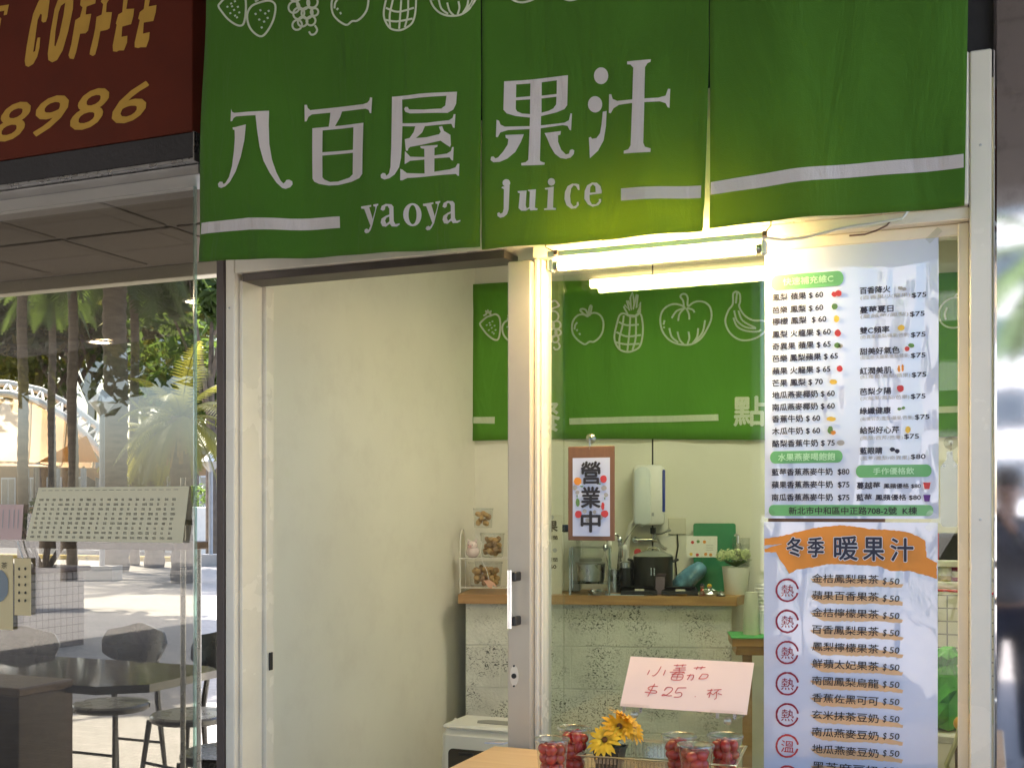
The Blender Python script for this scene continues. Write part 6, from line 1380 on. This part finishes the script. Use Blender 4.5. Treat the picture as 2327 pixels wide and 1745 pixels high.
def palm(name, label, loc, h, r0, fl, seed, lm='leaf_palm', nf=26, group='palms on the square', skirt=True):
    rr = random.Random(seed); t = thing(name, label, 'palm', loc, rr.random() * 6, group)
    n = int(h / .16); m = MB(); m.tube([(.02 * math.sin(i * .3), .02 * math.cos(i * .2), h * i / n) for i in range(n + 1)], [r0 * (1.12 if i % 2 else 1.0) * (1.12 - .02 * i if i < 4 else 1.05 - .15 * i / n) for i in range(n + 1)], 12)
    mobj('trunk', m, 'palm_bark', t, local=True, smooth=True)
    m = MB()
    for k in range(nf):
        a_ = k * 2.39996; el = R(78) - R(118) * (k / nf); d = Vector((math.cos(a_) * math.cos(el), math.sin(a_) * math.cos(el), math.sin(el))); L = fl * rr.uniform(.8, 1.1)
        p = Vector((0, 0, h - .05)); v_ = d * (L / 14); side = d.cross(UP).normalized(); prev = p.copy()
        for s_ in range(14):
            v_ = v_ + Vector((0, 0, -.0125 * L / 1.4)); v_ = v_.normalized() * (L / 14); p = prev + v_
            wl = L * .26 * math.sin(math.pi * min(.98, (s_ + 1.5) / 15.5)) * rr.uniform(.85, 1.1)
            for sg in (-1, 1):
                for f_ in (0, .5):
                    b_ = lerp(prev, p, f_); e = b_ + side * sg * wl * .8 + v_.normalized() * wl * .55 + Vector((0, 0, -wl * .28)); m.add([b_, b_ + v_ * .55, e], [(0, 1, 2)])
            m.add([prev - side * .012, prev + side * .012, p + side * .009, p - side * .009], [(0, 1, 2, 3)]); prev = p
    mobj('crown', m, lm, t, local=True)
    if skirt:
        m = MB()
        for k in range(30): a_ = rr.random() * 6.28; L = fl * rr.uniform(.3, .55); b_ = Vector((r0 * math.cos(a_), r0 * math.sin(a_), h - .15)); e = b_ + Vector((math.cos(a_) * L * .35, math.sin(a_) * L * .35, -L)); s_ = Vector((-math.sin(a_), math.cos(a_), 0)) * .05; m.add([b_ - s_, b_ + s_, e + s_ * .4, e - s_ * .4], [(0, 1, 2, 3)])
        mobj('dead_fronds', m, mat('dry_frond', (.30, .19, .07), .8, var=.3), t, local=True)
    return t
def ground(px, t): p = T(px, HY, t); p.z = 0; return p
# shrub in the planter
shp = ground(100, 12.3); shp.z = PH + .03
sr = thing('planter_shrub', 'dark bonsai-like shrub growing in the tiled planter', 'shrub', shp); rr = random.Random(4); m = MB(); tips = []
for k in range(7):
    a_ = k * .9; e = Vector((.55 * math.cos(a_), .3 * math.sin(a_), .42 + .3 * rr.random())); m.tube([(0, 0, -.05), e * .5 + Vector((0, 0, .05)), e], [.035, .022, .01], 6); tips.append(e)
mobj('stems', m, 'bark', sr, local=True); m = MB()
for e in tips: leaf_cloud(m, e, Vector((.26, .2, .15)), 130, .035, rr)
mobj('foliage', m, 'leaf_dark', sr, local=True)

palm('thick_palm', 'thick trunked palm rising behind the diamond lantern', ground(262, 27), 8.6, .27, 2.6, 1, 'leaf_dark')
palm('short_palm', 'short yellow-green palm with hanging dry fronds near the glass edge', ground(412, 23), 3.35, .2, 1.7, 2, 'leaf_yellow')
palm('short_palm', 'short yellow-green palm between the truss and the hedge', ground(352, 29), 3.4, .22, 1.8, 3, 'leaf_yellow')
palm('slender_palm', 'slender dark palm at the orange tent', ground(52, 26), 8.4, .11, 2.6, 4, 'leaf_dark', nf=16, skirt=False)
palm('slender_palm', 'slender dark palm standing before the white truss arch', ground(165, 29), 8.6, .12, 2.6, 5, 'leaf_dark', skirt=False)
palm('slender_palm', 'slender dark palm right of the thick trunked palm', ground(305, 30), 8.6, .11, 2.6, 6, 'leaf_mid', skirt=False)
palm('slender_palm', 'slender palm with mid green crown far along the road', ground(118, 44), 10.4, .14, 2.8, 7, 'leaf_mid', skirt=False)
TL = ['broad dark tree far left beyond the orange tent', 'broad tree behind the white truss', 'pale broad tree behind the thick palm', 'broad tree above the short palms', 'bright green tree seen through the gap beside the glass', 'yellow-green tree left of the gap', 'dense dark tree filling the skyline over the road', 'tall dark tree behind the tent panel', 'tall pale tree behind the building with lit windows']
for k, (px, t, h, w_, lm) in enumerate([(-60, 66, 17, 6, 'leaf_dark'), (90, 70, 18, 6.4, 'leaf_mid'), (210, 68, 17.5, 6.2, 'leaf_yellow'), (330, 66, 17, 6, 'leaf_mid'), (482, 33, 8.6, 2.8, 'leaf_mid'), (440, 60, 14, 5, 'leaf_yellow'), (150, 78, 22, 7.5, 'leaf_dark'), (20, 76, 21, 7.2, 'leaf_dark'), (380, 80, 22, 7.5, 'leaf_mid')]):
    tree('broadleaf_tree', TL[k], ground(px, t), h, w_, lm, 40 + k, n=3200, size=.24 if t < 40 else .42)
for k, (x, y) in enumerate(((-14.6, 9.5), (-15.6, 5.5))):  # trees added out of view to throw shade on the pavement
    tree('shade_tree', ['tall spreading shade tree shading the pavement beyond the tables', 'tall spreading shade tree beside the far end of the cafe', 'tall spreading shade tree near the tiled planter', 'tall spreading shade tree by the kerb'][k], (x, y, 0), 11.5, 4.2, 'leaf_mid', 60 + k, n=4500, size=.3, clear=.62)
# lamp posts
def street_lamp(loc, h, label, k=1.0):
    t = thing('street_lamp', label, 'street lamp', loc, .4, 'lamps on the square')
    mobj('post', MB().tube([(0, 0, .3), (0, 0, h - .5)], .055 * k, 10), mat('lamp_grey', (.33, .34, .36), .45, var=.08), t, local=True, smooth=True)
    mobj('base', MB().prism([(.32, .32, 0), (-.32, .32, 0), (-.32, -.32, 0), (.32, -.32, 0)], (0, 0, .3)), 'concrete', t, local=True)
    r_ = .3 * k
    mobj('lantern_roof', MB().lathe([(r_, h - .28), (r_ * .98, h - .27), (0, h)], seg=4), mat('lantern_white', (.75, .76, .78), .4), t, local=True)
    mobj('lantern_glass', MB().lathe([(.05, h - .56), (r_ * .95, h - .282)], seg=4), mat('lantern_milk', (.5, .48, .45), .3), t, local=True); return t
street_lamp(G(232, 1318), 4.0, 'diamond shaped street lamp on a concrete block behind the cafe glass')
street_lamp(ground(479, 30), 3.0, 'white capped street lamp showing in the gap beside the glass', 1.0)
# raised hedge
p0, p1 = ground(330, 39), ground(540, 36)
d = (p1 - p0); hw_ = thing('hedge_planter', 'long white planter wall carrying a clipped hedge', 'planter', p0, math.atan2(d.y, d.x))
mobj('wall', MB().box(0, d.length, -.2, 1.2, 0, 1.55, .02), mat('white_render', (.7, .68, .64), .8, var=.06), hw_, local=True)
m = MB(); rr = random.Random(12)
for i in range(int(d.length / .35)): leaf_cloud(m, Vector((i * .35 + .2, .4, 1.9)), Vector((.35, .5, .5)), 60, .09, rr)
mobj('hedge', m, 'leaf_mid', hw_, local=True)
# orange tent with white truss arch
tent_t = 58
tt_ = thing('orange_tent', 'large orange membrane tent roof stretched under the truss', 'tent', ground(60, tent_t))
pts = [T(x, y, tent_t) for x, y in ((-160, 905), (-20, 905), (70, 915), (150, 960), (215, 1020), (235, 1062))]
low = [T(x, y, tent_t - 10) for x, y in ((-160, 1062), (-20, 1062), (60, 1062), (130, 1064), (190, 1065), (225, 1066))]
m = MB(); nn = len(pts); rows_ = 6
for j in range(rows_ + 1):
    for a_, b_ in zip(pts, low): p = lerp(a_, b_, j / rows_); p = p + Vector((0, 0, -1.6 * math.sin(math.pi * j / rows_) * .5)); m.v.append(tuple(p))
for j in range(rows_):
    for i in range(nn - 1): a_ = j * nn + i; m.f.append((a_, a_ + 1, a_ + nn + 1, a_ + nn))
mobj('membrane', m, mat('membrane', (.62, .36, .16), .6, var=.1, vscale=.4), tt_, smooth='all').modifiers.new('t', 'SOLIDIFY').thickness = .05
m = MB()
for i in range(nn): m.tube([lerp(pts[i], low[i], j / rows_) + Vector((0, 0, -1.6 * math.sin(math.pi * j / rows_) * .5 + .06)) for j in range(rows_ + 1)], .06, 6)
mobj('seams', m, 'dry_frond', tt_)
m = MB()
for x in (-20, 60, 130, 190): p = T(x, 1064, tent_t - 10); m.tube([(p.x, p.y, 0), p], .12, 8)
mobj('poles', m, 'lamp_grey', tt_)
tri = [T(x, y, 50) for x, y in ((86, 1050), (195, 990), (222, 1050))]
o = thing('orange_sail', 'bright orange triangular sail below the truss arch', 'sail', (tri[0].x, tri[0].y, 0)); mobj('sail', MB().prism(tri, (0, .06, 0)), mat('sail_orange', (.72, .30, .03), .5), o); m = MB()
for p in (tri[0], tri[2]): m.tube([(p.x, p.y, 0), p], .1, 8)
mobj('poles', m, 'lamp_grey', o)
ta = thing('truss_arch', 'white lattice steel truss arch sloping down to the ground', 'truss', ground(360, 50)); m = MB()
top_ = [T(x, y, 52) for x, y in ((-80, 868), (20, 872), (95, 888), (165, 925), (225, 972), (285, 1030), (335, 1085), (372, 1150), (395, 1215))]
bot_ = [T(x, y, 51) for x, y in ((-80, 890), (20, 895), (90, 912), (150, 948), (203, 998), (250, 1055), (290, 1112), (318, 1170), (335, 1225))]
for c in (top_, bot_): m.tube(c, .17, 8)
for i in range(len(top_) - 1):
    for q in range(3):
        a_ = lerp(top_[i], top_[i + 1], q / 3); b_ = lerp(bot_[i], bot_[i + 1], (q + .5) / 3); c_ = lerp(top_[i], top_[i + 1], (q + 1) / 3); m.tube([a_, b_, c_], .09, 6)
for c in (top_, bot_): m.tube([c[-1], Vector((c[-1].x, c[-1].y, 0))], .17, 8)
mobj('lattice', m, mat('truss_white', (.78, .78, .78), .4), ta)
# far low building with windows
p0, p1 = ground(-120, 72), ground(500, 66); d = p1 - p0; ang = math.atan2(d.y, d.x)
fb_ = thing('far_building', 'long tan low building with white framed windows across the road', 'building', p0, ang)
mobj('wall', MB().box(0, d.length, 0, 8, 0, 4.6), mat('tan_wall', (.42, .27, .14), .8, var=.1), fb_, local=True); mobj('roof', MB().box(-.4, d.length + .4, -.5, 8.4, 4.601, 5.0, .05), 'concrete', fb_, local=True)
for i in range(int(d.length / 1.7)):
    x = .8 + i * 1.7; wn_ = mobj('window', MB().box(x, x + 1.1, -.06, -.002, 1.6, 3.4), 'lantern_white', fb_, local=True)
    for q in range(2): mobj('pane', MB().box(x + .08 + q * .5, x + .5 + q * .5, -.075, -.062, 1.7, 3.3), mat('pane_pale', (.45, .42, .36), .15), wn_, local=True)

# ============================================================ what lies behind the photographer (seen in reflections)
for k, (x, y, h, w_, lm) in enumerate([(-12, -13.5, 7.5, 3.0, 'leaf_mid'), (-17.5, -15, 8, 3.2, 'leaf_yellow'), (5.5, -27, 9, 3.2, 'leaf_mid'), (-22, -19, 10, 4.0, 'leaf_dark')]):
    tree('street_tree', ['street tree mirrored in the cafe glass', 'pale street tree mirrored in the window', 'street tree mirrored by the stone pillar', 'dark street tree standing farthest along the opposite kerb'][k], (x, y, 0), h, w_, lm, 80 + k, n=2000, size=.24, group='trees across the street')
palm('street_palm', 'palm with leaning crown mirrored in the stone pillar', (1.1, -15, 0), 5.2, .16, 1.9, 31, 'leaf_mid', group='trees across the street', skirt=False)
hg = thing('street_hedge', 'clipped hedge on the far side of the arcade pavement', 'hedge', (-6, -13, 0)); m = MB(); rr = random.Random(15)
for i in range(50): leaf_cloud(m, Vector((-4 + i * .4, 0, .55)), Vector((.4, .5, .5)), 50, .09, rr)
mobj('foliage', m, 'leaf_mid', hg, local=True); m = MB()
for i in range(26): m.tube([(-4 + i * .8, 0, 0), (-4 + i * .8 + .1, 0, .5)], .02, 5)
mobj('stems', m, 'bark', hg, local=True)
of = thing('office_tower', 'pale office tower with blue and green glazing across the street', 'building', (-4, -60, 0))
mobj('wall', MB().box(-.4, 16, -12, 0, 0, 34), mat('tower_wall', (.62, .63, .64), .7, var=.05), of, local=True); mobj('roof', MB().box(-.8, 16.4, -12.4, .4, 34.001, 34.8, .05), 'concrete', of, local=True)
for f_ in range(9):
    for i in range(5): mobj('window', MB().box(.8 + i * 3.2, 3.0 + i * 3.2, .002, .06, 2 + f_ * 3.6, 4 + f_ * 3.6), mat('pane_blue', (.05, .07, .1), .1) if (i + f_) % 3 else mat('pane_green', (.05, .1, .09), .1), of, local=True)
# ============================================================ the photographer (mirrored in the stone pillar)
def skin(name, verts, edges, radii, m_, parent, root=0, sub=2):
    me = bpy.data.meshes.new(name); me.from_pydata(verts, edges, []); o = bpy.data.objects.new(name, me); COL.objects.link(o); o.parent = parent
    md = o.modifiers.new('skin', 'SKIN'); md.use_smooth_shade = True
    for i, r in enumerate(radii):
        sv = me.skin_vertices[0].data[i]; sv.radius = (r, r) if not isinstance(r, tuple) else r; sv.use_root = (i == root)
    ss = o.modifiers.new('sub', 'SUBSURF'); ss.levels = sub; ss.render_levels = sub
    me.materials.append(MATS[m_] if isinstance(m_, str) else m_); return o
mat('skin_tone', (.42, .26, .19), .5); mat('jacket_grey', (.16, .16, .18), .85, var=.2, vscale=20, bump=.3, bscale=60); mat('jeans', (.02, .025, .05), .85, var=.25, vscale=15); mat('hair', (.015, .012, .012), .5); mat('shoe', (.03, .03, .03), .5)
PX, PYY = .12, -3.78
pe = thing('person', 'person in grey jacket and dark jeans holding up a phone, mirrored in the pillar', 'person', (PX, PYY, 0))
L_ = lambda x, y, z: (x - PX, y - PYY, z)
hx0 = .0
V = [(0, 0, .93), (0, -.01, 1.12), (0, 0, 1.32), (0, .02, 1.42), (0, .03, 1.49), (.0, .05, 1.57), (0, .055, 1.66),          # 0 pelvis..6 crown
     (.17, .0, 1.38), (.25, .16, 1.16), (.02, .40, 1.40), (-.02, .435, 1.455),                                                     # right arm 7..10
     (-.17, .0, 1.38), (-.31, .16, 1.17), (-.20, .40, 1.40), (-.185, .435, 1.455),                                                  # left arm 11..14
     (.09, 0, .88), (.11, .01, .48), (.12, -.02, .08), (.13, .10, .035), (-.09, 0, .88), (-.11, .02, .48), (-.13, -.01, .08), (-.14, .11, .035)]
Ed = [(0, 1), (1, 2), (2, 3), (3, 4), (4, 5), (5, 6), (2, 7), (7, 8), (8, 9), (9, 10), (2, 11), (11, 12), (12, 13), (13, 14), (0, 15), (15, 16), (16, 17), (17, 18), (0, 19), (19, 20), (20, 21), (21, 22)]
Rd = [(.14, .1), (.13, .095), (.15, .1), .06, .05, (.078, .09), (.07, .08), .06, .045, .028, .024, .06, .045, .028, .024, .085, .055, .036, .03, .085, .055, .036, .03]
body = skin('body', V, Ed, Rd, 'skin_tone', pe)
jk = [0, 1, 2, 3, 7, 8, 9, 11, 12, 13]
ix = {v: i for i, v in enumerate(jk)}
skin('jacket', [V[i] for i in jk], [(ix[a], ix[b]) for a, b in Ed if a in ix and b in ix], [((.19, .15) if i == 0 else tuple(q * 1.25 for q in Rd[i]) if isinstance(Rd[i], tuple) else Rd[i] * 1.35 + .006) for i in jk], 'jacket_grey', pe)
tr_ = [0, 15, 16, 17, 19, 20, 21]; ix = {v: i for i, v in enumerate(tr_)}
skin('trousers', [V[i] for i in tr_], [(ix[a], ix[b]) for a, b in Ed if a in ix and b in ix], [(.16, .125), .1, .07, .055, .1, .07, .055], 'jeans', pe)
for sx in (.125, -.135): mobj('shoe', MB().ball((sx, .06, .045), (.05, .14, .045), 14, 8), 'shoe', pe, local=True, smooth='all')
mobj('hair', MB().ball((0, .03, 1.665), (.088, .098, .075), 18, 12), 'hair', pe, local=True, smooth='all')
mobj('nose', MB().ball((0, .145, 1.585), (.012, .018, .02), 10, 8), 'skin_tone', pe, local=True, smooth='all')
for sx in (-1, 1):
    mobj('eye', MB().ball((sx * .032, .132, 1.605), (.012, .008, .006), 10, 6), 'black_gloss', pe, local=True); mobj('ear', MB().ball((sx * .085, .05, 1.59), (.012, .02, .03), 10, 8), 'skin_tone', pe, local=True, smooth='all')
mobj('mouth', MB().ball((0, .136, 1.545), (.022, .006, .005), 10, 6), mat('lip', (.35, .12, .11), .5), pe, local=True)
# hands: palm and five fingers closed on the phone edges
for sx, cx in ((1, -.02), (-1, -.185)):
    vs = [(cx, .435, 1.455), (cx - sx * .008, .455, 1.475)]; es = [(0, 1)]; rs = [.022, (.026, .014)]
    for f_ in range(4):
        z = 1.465 + f_ * .017; n = len(vs); vs += [(cx - sx * .004, .468, z), (cx - sx * .016, .482, z + .003), (cx - sx * .038, .484, z + .004)]; es += [(1, n), (n, n + 1), (n + 1, n + 2)]; rs += [.0095, .0085, .0075]
    n = len(vs); vs += [(cx - sx * .02, .448, 1.475), (cx - sx * .04, .452, 1.492)]; es += [(1, n), (n, n + 1)]; rs += [.011, .009]
    skin('hand', vs, es, rs, 'skin_tone', pe, sub=1)
ph = thing('phone', 'black phone held up in both hands by the photographer', 'phone', (.018, -3.335, 1.465))
mobj('case', MB().box(-.072, .072, -.0045, .0045, -.036, .036, .003), 'black_gloss', ph, local=True); mobj('lens', MB().lathe([(.006, 0), (.005, .002), (0, .002)], seg=14, M=Matrix.Translation((-.018, .0046, .02)) @ Matrix.Rotation(R(-90), 4, 'X')), 'chrome', ph, local=True)
